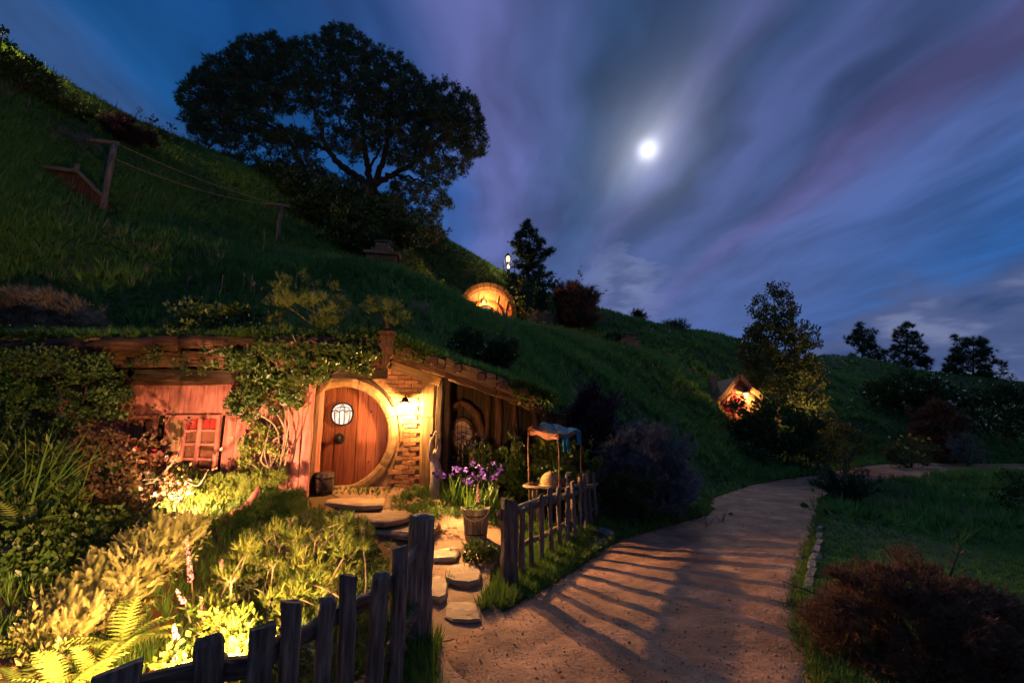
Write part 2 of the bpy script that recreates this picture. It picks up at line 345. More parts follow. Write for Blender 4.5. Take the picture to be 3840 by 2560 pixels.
# -------- scattering leaf templates into one mesh
def tpl(V, F): return np.array(V, float), np.array(F, int)
T_LEAF = tpl([(0,0,0),(.36,.5,.10),(0,1,-.04),(-.36,.5,.10)], [(0,1,2),(0,2,3)])
T_BROAD = tpl([(0,0,0),(.42,.30,.10),(.30,.8,.05),(0,1,-.1),(-.30,.8,.05),(-.42,.30,.10)], [(0,1,2),(0,2,3),(0,3,4),(0,4,5)])
T_SLIM = tpl([(0,0,0),(.13,.45,.03),(0,1,-.05),(-.13,.45,.03)], [(0,1,2),(0,2,3)])
T_BLADE = tpl([(-.5,0,0),(.5,0,0),(.38,.5,.10),(-.38,.5,.10),(0,1,.34)], [(0,1,2),(0,2,3),(3,2,4)])
def _tuft(n, spread, w, seed):
    r = np.random.default_rng(seed); V = []; F = []
    for i in range(n):
        a = r.uniform(0, 2*np.pi); s = spread*r.uniform(.3, 1); d = np.array([math.cos(a)*s, 1.0, math.sin(a)*s]); d = d/np.linalg.norm(d)*r.uniform(.7, 1.05)
        p = np.array([math.sin(a), 0, -math.cos(a)])*w*.5; k = len(V); V += [-p, p, d]; F.append((k, k+1, k+2))
    return tpl(V, F)
T_NEEDLE = _tuft(13, 1.0, .085, 2); T_TUFT = _tuft(7, .55, .09, 5); T_SPRIG = _tuft(8, .9, .07, 9)
def _frond():
    V = []; F = []; n = 13
    for i in range(n):
        t = .12+.86*i/n; x0 = .03; ln = .17*math.sin(math.pi*min(1, t*.85+.12))+.03; z = .42*t-.62*t*t
        for s in (-1, 1):
            k = len(V); V += [(s*.004, t, z), (s*.004, t+.055, z-.01), (s*ln, t+.09, z-.06)]; F.append((k, k+1, k+2))
    k = len(V); V += [(-.006,0,0),(.006,0,0),(.004,.5,.055),(-.004,.5,.055),(0,1,-.20)]; F += [(k,k+1,k+2),(k,k+2,k+3),(k+3,k+2,k+4)]
    return tpl(V, F)
T_FROND = _frond()
def _flower(n=5):
    V = [(0,0,0)]; F = []
    for i in range(n):
        a = 2*math.pi*i/n; k = len(V)
        for da, r_, h in ((-.5, .7, .1), (0, 1, .25), (.5, .7, .1)): V.append((math.cos(a+da)*r_*.5, h*.6, math.sin(a+da)*r_*.5))
        F += [(0, k, k+1), (0, k+1, k+2)]
    return tpl(V, F)
T_FLOWER = _flower()
def norm(v): return v/np.maximum(np.linalg.norm(v, axis=-1, keepdims=True), 1e-9)
def rots(d, spin=None):
    """matrices whose y axis is d, x axis random or given"""
    n = len(d); d = norm(d); r = rng.normal(size=(n, 3)) if spin is None else spin
    x = norm(np.cross(d, r)); z = np.cross(x, d); return np.stack([x, d, z], axis=2)
def scatter(T, pos, dirs, size, spin=None, wide=None):
    V0, F0 = T; n = len(pos); Rm = rots(dirs, spin); size = np.broadcast_to(size, (n,))
    L_ = V0[None]*np.ones((n, 1, 1)); 
    if wide is not None: L_ = L_.copy(); L_[:, :, 0] *= np.broadcast_to(wide, (n,))[:, None]
    V = np.einsum('nij,nkj->nki', Rm, L_)*size[:, None, None]+pos[:, None]
    F = F0[None]+(np.arange(n)*len(V0))[:, None, None]
    return V.reshape(-1, 3), F.reshape(-1, F0.shape[1])
def leaves(name, T, pos, dirs, size, m, parent=None, var=None, spin=None, wide=None):
    V, F = scatter(T, pos, dirs, size, spin, wide); n = len(pos)
    if var is None: var = np.clip(rng.normal(.45, .28, n), 0, 1)
    return obj(name, V, F, m, parent, var=np.repeat(var, len(T[0])))
T_TWIGGY = tpl(*(lambda V, F: (V, F))([(-.012,0,0),(.012,0,0),(0,1,.06),(.0,.35,.0),(.012,.38,0),(.22,.72,.1),(0,.55,.02),(-.012,.58,.02),(-.2,.85,-.08),(.22,.72,.1),(.27,.80,.1),(.24,.83,.13),(-.2,.85,-.08),(-.25,.93,-.08),(-.21,.97,-.05),(0,.98,.05),(.05,1.06,.06),(-.02,1.1,.06),(.0,.42,0),(-.06,.5,.04),(-.02,.55,.02),(.11,.55,.05),(.17,.58,.03),(.13,.64,.05)],
  [(0,1,2),(3,4,5),(6,7,8),(9,10,11),(12,13,14),(15,16,17),(18,19,20),(21,22,23)]))
def ballpts(n, c, r, shell=.5):
    d = norm(rng.normal(size=(n, 3))); rad = (rng.random(n)**(1/3))*(1-shell)+shell; rad *= 1+rng.normal(0, .05, n)
    return np.array(c)+d*rad[:, None]*np.array(r), d
def clumps(n, centres, cr, outward=None, flat=.8):
    """n points spread over small balls about the given centres"""
    k = rng.integers(0, len(centres), n); d = norm(rng.normal(size=(n, 3))); r = rng.random(n)**.5
    cr = np.broadcast_to(cr, (len(centres),))[k]
    p = np.array(centres)[k]+d*(r*cr)[:, None]*np.array([1, 1, flat]); return p, d, k
# ================================================================ site survey: camera rays and land form
# ---------------------------------------------------------------- camera geometry shared by the layout
CAMH = 1.7; PITCH = math.radians(10.0); FPX = 483.0
CP, SP = math.cos(PITCH), math.sin(PITCH)
def ray(dx, dy):
    """direction per metre of depth (X/Y, (Z-h)/Y) through a point of the survey photo (2352 wide)"""
    u = (dx/2.297-512)/FPX; v = (341-dy/2.297)/FPX
    f = CP-SP*v
    return u/f, (SP+CP*v)/f
def at(dx, dy, Y):
    a, b = ray(dx, dy); return (a*Y, Y, CAMH+b*Y)
def on(dx, dy, z=0.0):
    a, b = ray(dx, dy); Y = (z-CAMH)/b; return (a*Y, Y, z)
# ---------------------------------------------------------------- terrain height
def smooth(a, b, x):
    t = np.clip((x-a)/(b-a), 0, 1); return t*t*(3-2*t)
class TPS:
    def __init__(s, P, lam=0.02):
        P = np.array(P, float); s.P = P[:, :2]/10; n = len(P)
        d = np.linalg.norm(s.P[:, None]-s.P[None], axis=2)
        K = d**2*np.log(d+1e-9)+lam*0.05*np.eye(n)
        A = np.zeros((n+3, n+3)); A[:n, :n] = K; A[:n, n] = 1; A[:n, n+1:] = s.P; A[n, :n] = 1; A[n+1:, :n] = s.P.T
        s.w = np.linalg.solve(A, np.r_[P[:, 2], 0, 0, 0])
    def __call__(s, x, y):
        q = np.stack([np.ravel(x), np.ravel(y)], 1)/10.0; n = len(s.P); out = np.zeros(len(q))
        for i in range(0, len(q), 20000):
            c = q[i:i+20000]; d2 = ((c[:, None]-s.P[None])**2).sum(2)
            out[i:i+20000] = (0.5*d2*np.log(d2+1e-12))@s.w[:n]+s.w[n]+c@s.w[n+1:]
        return out.reshape(np.shape(x))
HP = [at(*a) for a in [(0,95,16),(110,178,18),(240,250,20),(400,330,24),(560,400,26.5),(700,440,28),(860,455,29),
      (960,575,29),(1050,592,31),(1150,632,33),(1380,716,36),(1500,746,38),(1690,781,42),(1900,818,58),(2100,852,64),(2352,882,70),
      (235,490,13),(635,572,18.5),(0,450,10.5),(0,700,8.8),(400,700,10.6),(700,700,12.2),(850,610,17),(420,560,13),
      (1060,698,18),(1180,742,19),(1300,768,21),(1450,800,25),(1000,740,12),(1120,840,11.5),(1300,880,14),(1450,900,17),
      (1600,900,22),(1650,830,30),(1900,900,34),(2100,900,44),(2352,930,50),(2100,980,28),(2352,1000,30),(700,620,15),(900,640,15)]]
HP += [(-2.5,25,7.2),(0,25,6.6),(-1.5,28,7.3),(2,28,7.2),(20,18,-.1),(30,19,-.1),(14,15,-.1),(25,10,-.4),
       (-7.5,9,3.2),(-5,9,3.2),(-2.2,9,3.25),(-.6,9.2,2.75),(.6,9.3,2.2),(1.4,9.6,1.35),(2.2,10,.75),
       (3,9.2,.22),(4.2,11.2,.2),(6,14,.25),(8,16.5,.15),(10.4,21.5,.9),(8.6,19.5,1.1),(13,22,.3),(20,24,.0),(30,27,.3),(14.4,27,2.6),
       (-9,6.5,2.1),(-8,4.5,1.4),(-7,3,1.1),(-6,1,.8),(-9,0,1.4),(-13,5,4.5),(-18,6,9),(-26,12,17.5),(-28,2,16)]
# ground hidden behind the crests
HP += [(-27,24,15),(-25,36,13),(-12,42,14),(-4,46,9),(6,50,7),(20,56,5.5),(45,80,6),(80,95,5),(0,100,2),(-60,60,10),(-60,0,14),(100,60,4),(60,30,-1),(120,20,-3),(0,180,-4),(120,160,0),(-100,120,4)]
hillf = TPS(HP)
GP = [(-.7,4.2,0),(-1.3,2.3,0),(-1.7,1,0.0),(0,5.6,.0),(1.6,9,.1),(-2.2,3.7,.12),(-3.5,3.2,.35),(-5,3,.75),(-4,5.2,.45),(-2,5,.15),(-1.2,6,.12),(-.4,7.2,.22),(.9,8.2,.2),
      (-3.2,6.6,.5),(-3.2,7.6,.6),(-1.9,8.2,.62),(-.8,8.6,.55),(.4,9.0,.45),(-5,7,.95),(-6.5,6.5,1.3),(-7.5,8,1.6),(-5,8,1.0),(-3.3,8.5,.62),(0,3,0),(2,4,0),(0,-4,0),
      (4,5,0),(1,7.3,0.04),(2.6,8.6,.06),(-6,1,.8),(-9,6.5,2.1),(-8,4.5,1.4),(-7,3,1.1),(-9,0,1.4)]
gardf = TPS(GP, .05)
PATH_PAIRS = [((1075,1700),(1930,1700)),((1010,1480),(1868,1500)),((1130,1400),(1842,1420)),((1240,1345),(1838,1350)),((1330,1290),(1858,1290)),
    ((1400,1243),(1868,1250)),((1530,1203),(1880,1205)),((1620,1178),(1884,1175)),((1632,1143),(1890,1150)),((1720,1113),(1915,1132)),
    ((1800,1098),(1960,1116)),((1890,1087),(2000,1104)),((1960,1072),(2100,1094)),((2060,1062),(2230,1087)),((2352,1063),(2352,1086)),((2700,1070),(2800,1095))]
PATH_W = [((-1.7,-6),(2.4,-6)),((-1.5,.2),(1.9,.2))]+[(on(*l)[:2], on(*r)[:2]) for l, r in PATH_PAIRS]
PATHPOLY = np.array([p[0] for p in PATH_W]+[p[1] for p in PATH_W[::-1]])
def inpoly(x, y, P):
    c = np.zeros(np.shape(x), bool); j = len(P)-1
    for i in range(len(P)):
        xi, yi = P[i]; xj, yj = P[j]
        m = ((yi > y) != (yj > y)) & (x < (xj-xi)*(y-yi)/(yj-yi+1e-12)+xi); c ^= m; j = i
    return c
def polydist(x, y, P):
    d = np.full(np.shape(x), 1e9)
    for i in range(len(P)):
        a = P[i-1]; b = P[i]; ab = b-a; t = np.clip(((x-a[0])*ab[0]+(y-a[1])*ab[1])/(ab@ab+1e-12), 0, 1)
        d = np.minimum(d, np.hypot(x-a[0]-t*ab[0], y-a[1]-t*ab[1]))
    return d
def height(x, y):
    x = np.asarray(x, float); y = np.asarray(y, float)
    h = hillf(x, y); g = gardf(x, y)
    # right of the path and the near flat ground
    inhouse = smooth(-8.6, -7.6, x)*(1-smooth(.9, 2.6, x))
    wx = smooth(-9.5, -6.5, x)
    ycut = 8.75+0.55*smooth(-1.6, -1.0, x)
    sharp = smooth(0, 1, (y-ycut)/0.22)
    soft = smooth(7.0, 9.4, y)
    s = sharp*inhouse+soft*(1-inhouse)
    s = np.maximum(s, 1-wx)
    s = np.where(x > 2.6, soft, s)
    z = g*(1-s)+h*s
    # flat, slightly sinking land right of the path, near side
    xr = 2.2+0*y
    right = smooth(-.2, 1.0, x-(2.6+.42*(y-4)))
    flat = -0.12-0.35*smooth(0, 3.5, x-(3.2+.75*np.maximum(y-5, 0)))
    near = 1-smooth(13, 20, y)
    z = z*(1-right*near)+flat*right*near
    mid = (smooth(0.2, .8, x+.0) )*(1-smooth(8.5, 12, y))*(1-right)
    z = z*(1-mid)+np.minimum(z, .12+.0*z)*mid
    # the knoll that holds the second dwelling
    k = np.clip(1-((x+1.45)/2.35)**2-((y-28.15)/4.5)**2, 0, None)
    z = np.where((y > 28.5) & (k > 0), np.maximum(z, 7.0+np.sqrt(k)*3.1), z)
    # level the path
    ins = inpoly(x, y, PATHPOLY); d = polydist(x, y, PATHPOLY)
    pw = np.where(ins, 1.0, 1-smooth(0, .35+.05*np.clip(y, 0, 30), d))
    z = z*(1-pw)+(-0.03)*pw
    # small scale unevenness
    n = (np.sin(x*1.3+1.7*np.sin(y*.7))+np.sin(y*1.9+x*.6+1.3*np.sin(x*.9)))*.03+(np.sin(x*.31+y*.23)+np.sin(y*.37-x*.21+2))*.09*smooth(9, 16, y)
    return z+n*(1-pw)
# ================================================================ ground
def build_ground():
    xs = np.unique(np.round(np.r_[-np.geomspace(14, 620, 46), np.arange(-14, 6, .14), np.arange(6, 20, .4), np.geomspace(20, 620, 50)], 3))
    ys = np.unique(np.round(np.r_[-np.geomspace(1, 300, 24), np.arange(-1, 13.5, .13), np.arange(13.5, 40, .35), np.geomspace(40, 900, 60)], 3))
    X, Y = np.meshgrid(xs, ys); Z = height(X, Y)
    far = smooth(150, 320, np.hypot(X, Y-60)); Z = Z*(1-far)-3*far
    n, k = len(xs), len(ys); idx = np.arange(n*k).reshape(k, n)
    F = np.stack([idx[:-1, :-1], idx[:-1, 1:], idx[1:, 1:], idx[1:, :-1]], -1).reshape(-1, 4)
    # bare red-brown soil in the garden beds
    soil = np.exp(-(((X+2.35)/.75)**2+((Y-3.75)/.9)**2))*1.3+.55*smooth(.2, -.6, X)*smooth(8.9, 8.3, Y)*smooth(-7, -5.5, X)*smooth(1, 3, Y)
    ins_ = inpoly(X, Y, PATHPOLY); grit = np.where(ins_, 1.0, 1-smooth(.0, .22, polydist(X, Y, PATHPOLY))); gw = np.array([on(*p)[:2] for p in ((960,1440),(960,1330),(880,1240),(800,1190),(740,1130),(960,1120),(1030,1170),(1190,1190),(1165,1270),(1130,1330),(1160,1410))]); grit = np.maximum(grit, np.where(inpoly(X, Y, gw), 1.0, 0.0))
    g = kind(obj('ground', np.stack([X, Y, Z], -1).reshape(-1, 3), F, M['soil'], smooth_=True, attrs={'soil': np.clip(soil, 0, 1).ravel(), 'grit': grit.ravel()}), 'structure')
    # gravel path, one lofted sheet
    L_ = [Vector((*a, 0)) for a, b in PATH_W]; R_ = [Vector((*b, 0)) for a, b in PATH_W]
    def res(P, s):
        out = []
        for i in range(len(P)-1):
            p0 = P[max(i-1, 0)]; p1 = P[i]; p2 = P[i+1]; p3 = P[min(i+2, len(P)-1)]
            for j in range(s):
                t = j/s; out.append(.5*((2*p1)+(p2-p0)*t+(2*p0-5*p1+4*p2-p3)*t*t+(3*p1-p0-3*p2+p3)*t**3))
        out.append(P[-1]); return out
    A = res(L_, 16); B = res(R_, 16); m_ = 64; V = []
    for i, (a, b) in enumerate(zip(A, B)):
        for j in range(m_+1):
            t = j/m_; p = a.lerp(b, t); e = min(t, 1-t)
            if j in (0, m_): p += (a-b).normalized()*(.02*math.sin(i*.55)+.012*math.sin(i*1.1))*(1 if j == 0 else -1)
            p.z = .004+.012*math.sin(p.x*2.1+p.y)*math.sin(p.y*1.7-p.x)+.006*math.sin(p.x*7+1)*math.sin(p.y*6)+.006*math.sin(p.x*17+3*math.sin(p.y*5))*math.sin(p.y*15+2*math.sin(p.x*7))-.03*math.exp(-((t-.33)/.07)**2)*.5-.05*math.exp(-e*34)
            V.append(p)
    idx = np.arange(len(A)*(m_+1)).reshape(len(A), m_+1)
    F = np.stack([idx[:-1, :-1], idx[:-1, 1:], idx[1:, 1:], idx[1:, :-1]], -1).reshape(-1, 4)
    kind(obj('gravel_path', np.array([tuple(v) for v in V]), F, M['path'], smooth_=True), 'structure')
    # earth walk from the path up to the door
    pr = [((1000,1470,-.012),(1230,1430,-.012)),((985,1420,-.002),(1150,1402,-.002)),((975,1340,.05),(1125,1330,.04)),((940,1270,.10),(1160,1262,.06)),((880,1232,.17),(1200,1222,.10)),((840,1208,.27),(1190,1190,.16)),
          ((800,1185,.36),(1020,1175,.30)),((760,1160,.46),(960,1150,.42)),((740,1135,.56),(960,1128,.53))]
    A = res([Vector(on(*a)) for a, b in pr], 8); B = res([Vector(on(*b)) for a, b in pr], 8); V = []
    for i_, (a, b) in enumerate(zip(A, B)):
        for j in range(25):
            p = a.lerp(b, j/24); h = gz(p.x, p.y); p.z = max(h+.012, p.z+.012+.01*math.sin(p.x*9)*math.sin(p.y*8)) if i_ > 15 else min(p.z+.002*(i_-6), .03); V.append(tuple(p))
    idx = np.arange(len(A)*25).reshape(len(A), 25)
    F = np.stack([idx[:-1, :-1], idx[:-1, 1:], idx[1:, 1:], idx[1:, :-1]], -1).reshape(-1, 4)
    gp = kind(obj('garden_path', np.array(V), F, M['gpath'], smooth_=True), 'structure')
    # the slabs of the walk and its steps
    slabs = [(817,1143,134,32,.60,.09),(860,1178,168,30,.485,.09),(925,1203,196,44,.355,.09),(1040,1206,66,22,.205,.04),(1030,1229,66,18,.175,.04),
             (1006,1262,104,46,.145,.06),(1064,1314,88,46,.10,.07),(1000,1345,58,52,.085,.06),(1062,1402,96,46,.028,.04),(900,1130,60,14,.60,.05),(1120,1215,50,16,.165,.04)]
    for i, (dx, dy, w, h, z, th) in enumerate(slabs):
        rr = random.Random(i+5); n = 9; top = []
        for k in range(n):
            a = 2*math.pi*k/n; s = 1+rr.uniform(-.22, .14); c, q = math.cos(a), math.sin(a)
            c = math.copysign(abs(c)**.75, c); q = math.copysign(abs(q)**.75, q)
            top.append(Vector(on(dx+c*w/2*s, dy-q*h/2*s, z)))
        c = sum(top, Vector())/n; V = [c+Vector((0,0,.008))]; F = []
        for sc, dz in ((.55, .006), (.93, .0), (1.0, -.018), (1.02, -th*.5), (.97, -th)):
            for p in top: V.append(c+(p-c)*sc*(1+rr.gauss(0, .008))+Vector((0, 0, dz+rr.gauss(0, .004))))
        for k in range(n):
            F.append((0, 1+k, 1+(k+1) % n))
            for r_ in range(4): F.append((1+r_*n+k, 1+(r_+1)*n+k, 1+(r_+1)*n+(k+1) % n, 1+r_*n+(k+1) % n))
        obj('stone_slab', np.array([tuple(v) for v in V]), F, M['stone'], gp)
    # loose grit on the path
    n = 14000; yy = np.exp(rng.uniform(math.log(2.2), math.log(11), n)); xx = yy*rng.uniform(-.35, .8, n); k = inpoly(xx, yy, PATHPOLY); xx = xx[k]; yy = yy[k]; n = len(xx)
    Vp = np.array([(1,0,0),(-1,0,0),(0,1,0),(0,-1,0),(0,0,.7),(0,0,-.7)])*.5; Fp = np.array([(0,2,4),(2,1,4),(1,3,4),(3,0,4),(2,0,5),(1,2,5),(3,1,5),(0,3,5)])
    sz = rng.gamma(1.6, .0026, n)+.002
    pos = np.stack([xx, yy, .006+.012*np.sin(xx*2.1+yy)*np.sin(yy*1.7-xx)+.006*np.sin(xx*7+1)*np.sin(yy*6)+sz*.1], 1)
    kind(leaves('gravel', (Vp, Fp), pos, rng.normal(size=(n, 3)), sz*1.6, M['pebble']), 'stuff')
build_ground()
# ---------------------------------------------------------------- meadow
_gx = np.arange(-45, 110, .3); _gy = np.arange(12, 110, .3); _GX, _GY = np.meshgrid(_gx, _gy); _GZ = height(_GX, _GY)
def hz(x, y):
    x = np.asarray(x, float); y = np.asarray(y, float)
    i = np.clip((x+45)/.3, 0, len(_gx)-2); j = np.clip((y-12)/.3, 0, len(_gy)-2); i0 = i.astype(int); j0 = j.astype(int); a = i-i0; b = j-j0
    z = _GZ[j0, i0]*(1-a)*(1-b)+_GZ[j0, i0+1]*a*(1-b)+_GZ[j0+1, i0]*(1-a)*b+_GZ[j0+1, i0+1]*a*b
    nr = y < 13
    if nr.any(): z = z.copy(); z[nr] = height(x[nr], y[nr])
    return z
def seen(x, y, z, margin=.8):
    ok = np.ones(len(x), bool)
    for t in (.95, .9, .85, .8, .72, .64, .56, .48, .4):
        ok &= hz(x*t, y*t) < CAMH+(z-CAMH)*t+margin
    return ok
HOUSE = np.array([(-7.7,7.3),(-3.2,7.3),(.75,7.6),(.75,9.35),(-7.7,9.05)])
def meadow():
    n = 260000
    y = np.exp(rng.uniform(math.log(1.7), math.log(78), n)); x = y*rng.uniform(-1.32, 1.28, n)
    k = ~inpoly(x, y, PATHPOLY); x = x[k]; y = y[k]
    k = ~inpoly(x, y, HOUSE); x = x[k]; y = y[k]
    garden = (x < 1.5-.0*y) & (y < 8.9) & (x > -5.6)
    k = ~garden | (rng.random(len(x)) < .0); x = x[k]; y = y[k]
    k = ~((np.abs(x+1.5) < 1.9) & (y > 26.9) & (y < 28.6)); x = x[k]; y = y[k]
    z = hz(x, y); k = seen(x, y, z); x, y, z = x[k], y[k], z[k]
    n = len(x); e = .3
    gxv = (hz(x+e, y)-hz(x-e, y))/(2*e); gyv = (hz(x, y+e)-hz(x, y-e))/(2*e)
    gxv = np.clip(gxv, -1.5, 1.5); gyv = np.clip(gyv, -1.5, 1.5)
    nrm = np.stack([-gxv, -gyv, np.ones(n)], 1); nrm = norm(nrm)
    pat = .5+.25*np.sin(x*.9+1.3*np.sin(y*.6))+.25*np.sin(y*1.1+np.sin(x*.5)*2+x*.3)
    d = norm(nrm*.55+np.array([0, 0, .9])+rng.normal(0, .28, (n, 3))+np.stack([-gxv, -gyv, np.zeros(n)], 1)*.25)
    s = (.10+.16*pat+.05*rng.random(n))*(.75+.7*smooth(2, 18, y))
    s *= np.where((x > 1.5) & (y < 16), .55, 1.0)*np.where(rng.random(n) < .05, 1.5, 1)
    w = 1.0+np.clip(y/22, 0, 2.2)
    var = np.clip(.18+.45*pat+rng.normal(0, .16, n), 0, 1)
    print('meadow tufts', n)
    kind(leaves('meadow_grass', T_TUFT, np.stack([x, y, z-.02], 1), d, s, M['grass'], var=var, wide=w), 'stuff')
meadow()
def tufts(name, polyD, zfun, n, size, m, T=None, lean=.25, label=None):
    """low growth over a piece of ground given by world corner points"""
    P = np.array(polyD); lo = P.min(0); hi = P.max(0); x = rng.uniform(lo[0], hi[0], n*3); y = rng.uniform(lo[1], hi[1], n*3); k = inpoly(x, y, P); x = x[k][:n]; y = y[k][:n]
    z = height(x, y); d = np.array([0, 0, 1.0])+rng.normal(0, lean, (len(x), 3)); s = size*rng.uniform(.5, 1.3, len(x))
    return leaves(name, T or T_TUFT, np.stack([x, y, z-.01], 1), d, s, m)
def W(*pts): return [on(a, b, c)[:2] for a, b, c in pts]
def edge_grass():
    P = []
    # lawn strips and verges: bank between fence and path, fence foot, garden fill
    P.append((W((1095,1400,0),(1145,1330,0),(1200,1290,0),(1390,1200,.1),(1420,1235,0),(1330,1300,0),(1240,1352,0),(1150,1402,0)), 2600, .17))
    P.append(([(-.35,2.9),(-.55,3.9),(-.6,4.4),(-.85,4.3),(-1.1,3.0),(-1.6,1.8),(-.9,1.9)], 1600, .17))
    P.append((W((1400,1240,0),(1540,1205,0),(1630,1180,0),(1620,1130,0),(1400,1180,.1)), 1500, .15))
    P.append((W((930,1150,.5),(1050,1140,.4),(1150,1180,.2),(1130,1200,.15),(1020,1180,.3),(960,1175,.35)), 900, .16))
    P.append(([(-3.4,3.2),(-1.0,3.6),(-.95,5.2),(-1.9,6.6),(-3.6,7.9),(-5.6,7.9),(-5.6,3.0)], 5200, .14))
    P.append(([(-.9,5.4),(.2,5.7),(1.5,8.6),(.9,9.2),(-1.1,8.5),(-.9,7.6),(.2,7.3)], 2200, .14))
    P.append((W((800,1165,.5),(930,1150,.45),(1010,1175,.3),(1010,1215,.2),(960,1240,.15),(880,1225,.25),(820,1200,.35)), 260, .07)); P.append((W((960,1270,.1),(1110,1270,.1),(1130,1330,.05),(1110,1380,0),(980,1390,0),(960,1330,.05)), 240, .06))
    for a in ((-3.8,8.0,-2.0,8.5),): P.append(([(a[0],a[1]),(a[2],a[1]),(a[2],a[3]),(a[0],a[3])], 420, .09))
    for poly, n, s in P: kind(tufts('garden_grass', poly, None, n, s, M['turf']), 'stuff')
edge_grass()
def wild_patches():
    # taller clumps, weeds and dry stalks breaking up the meadow
    for nm, mt, T, nc, per, sz, wd in (('tall_grass', 'grass', T_TUFT, 420, 26, .36, .6), ('dry_stalks', 'dry', T_SPRIG, 150, 12, .34, .7), ('meadow_weeds', 'hedge', T_BROAD, 230, 24, .12, 1.0)):
        y = np.exp(rng.uniform(math.log(9.6), math.log(55), nc)); x = y*rng.uniform(-1.25, 1.1, nc); k = ~inpoly(x, y, PATHPOLY); k &= ~inpoly(x, y, HOUSE) & (polydist(x, y, PATHPOLY) > .5); k &= ~((np.abs(x+1.5) < 2.2) & (np.abs(y-27) < 2.5)); x, y = x[k], y[k]
        k = seen(x, y, hz(x, y), .4); x, y = x[k], y[k]; r = rng.uniform(.15, .55, len(x))*(1+y/40); x = np.repeat(x, per); y = np.repeat(y, per); r = np.repeat(r, per); x = x+rng.normal(0, 1, len(x))*r; y = y+rng.normal(0, .8, len(y))*r; n = len(x)
        s = sz*rng.uniform(.4, 1.25, n)*(1+np.clip(y/60, 0, .8)); kind(leaves(nm, T, np.stack([x, y, hz(x, y)], 1), np.array([0, -.05, 1.0])+rng.normal(0, .32 if mt != 'hedge' else .7, (n, 3)), s, M[mt], wide=wd*(1+y/40)), 'stuff')
wild_patches()
# grass creeping into the path edge
def creep():
    n = 5200; i = rng.integers(0, len(PATHPOLY), n*2); a = PATHPOLY[i-1]; b = PATHPOLY[i]; t = rng.random((n*2, 1)); p = a+(b-a)*t+rng.normal(0, .055, (n*2, 2)); k = (p[:, 1] > 2.2) & (p[:, 1] < 16) & ~((p[:, 0] < .1) & (p[:, 0] > -.75) & (p[:, 1] > 3.4) & (p[:, 1] < 5.2)); p = p[k]; s = .07*rng.uniform(.4, 1.4, len(p))
    kind(leaves('verge_grass', T_TUFT, np.stack([p[:, 0], p[:, 1], np.full(len(p), -.005)], 1), np.array([0, 0, 1])+rng.normal(0, .45, (len(p), 3)), s, M['turf'], wide=1.4), 'stuff')
creep()
# stones edging the path
for lab, D in (('low grey stone row edging the right side of the gravel path', [(1884,1215),(1882,1232),(1880,1249),(1876,1266),(1872,1284),(1867,1302),(1862,1322),(1858,1342)]), ('rough stone row edging the path beside the right fence', [(1360,1262),(1378,1250),(1398,1236)])):
    r_ = thing('stone_edging', lab, 'stone edging')
    for i, (dx, dy) in enumerate(D):
        p = Vector(on(dx, dy, 0)); V, F = roughbox(.08+.02*random.random(), .34+.1*random.random(), .08+.015*random.random(), 4, .006, 'cap', .25) if dx > 1500 else roughbox(.14, .24, .10, 4, .014, 'cap', .3)
        obj('stone', V, F, M['greystone'], r_, mtx=Matrix.Translation(p-Vector((0,0,.04)))@Matrix.Rotation(random.uniform(-.10, .10)-(.60 if dx > 1500 else .9), 4, 'Z'))
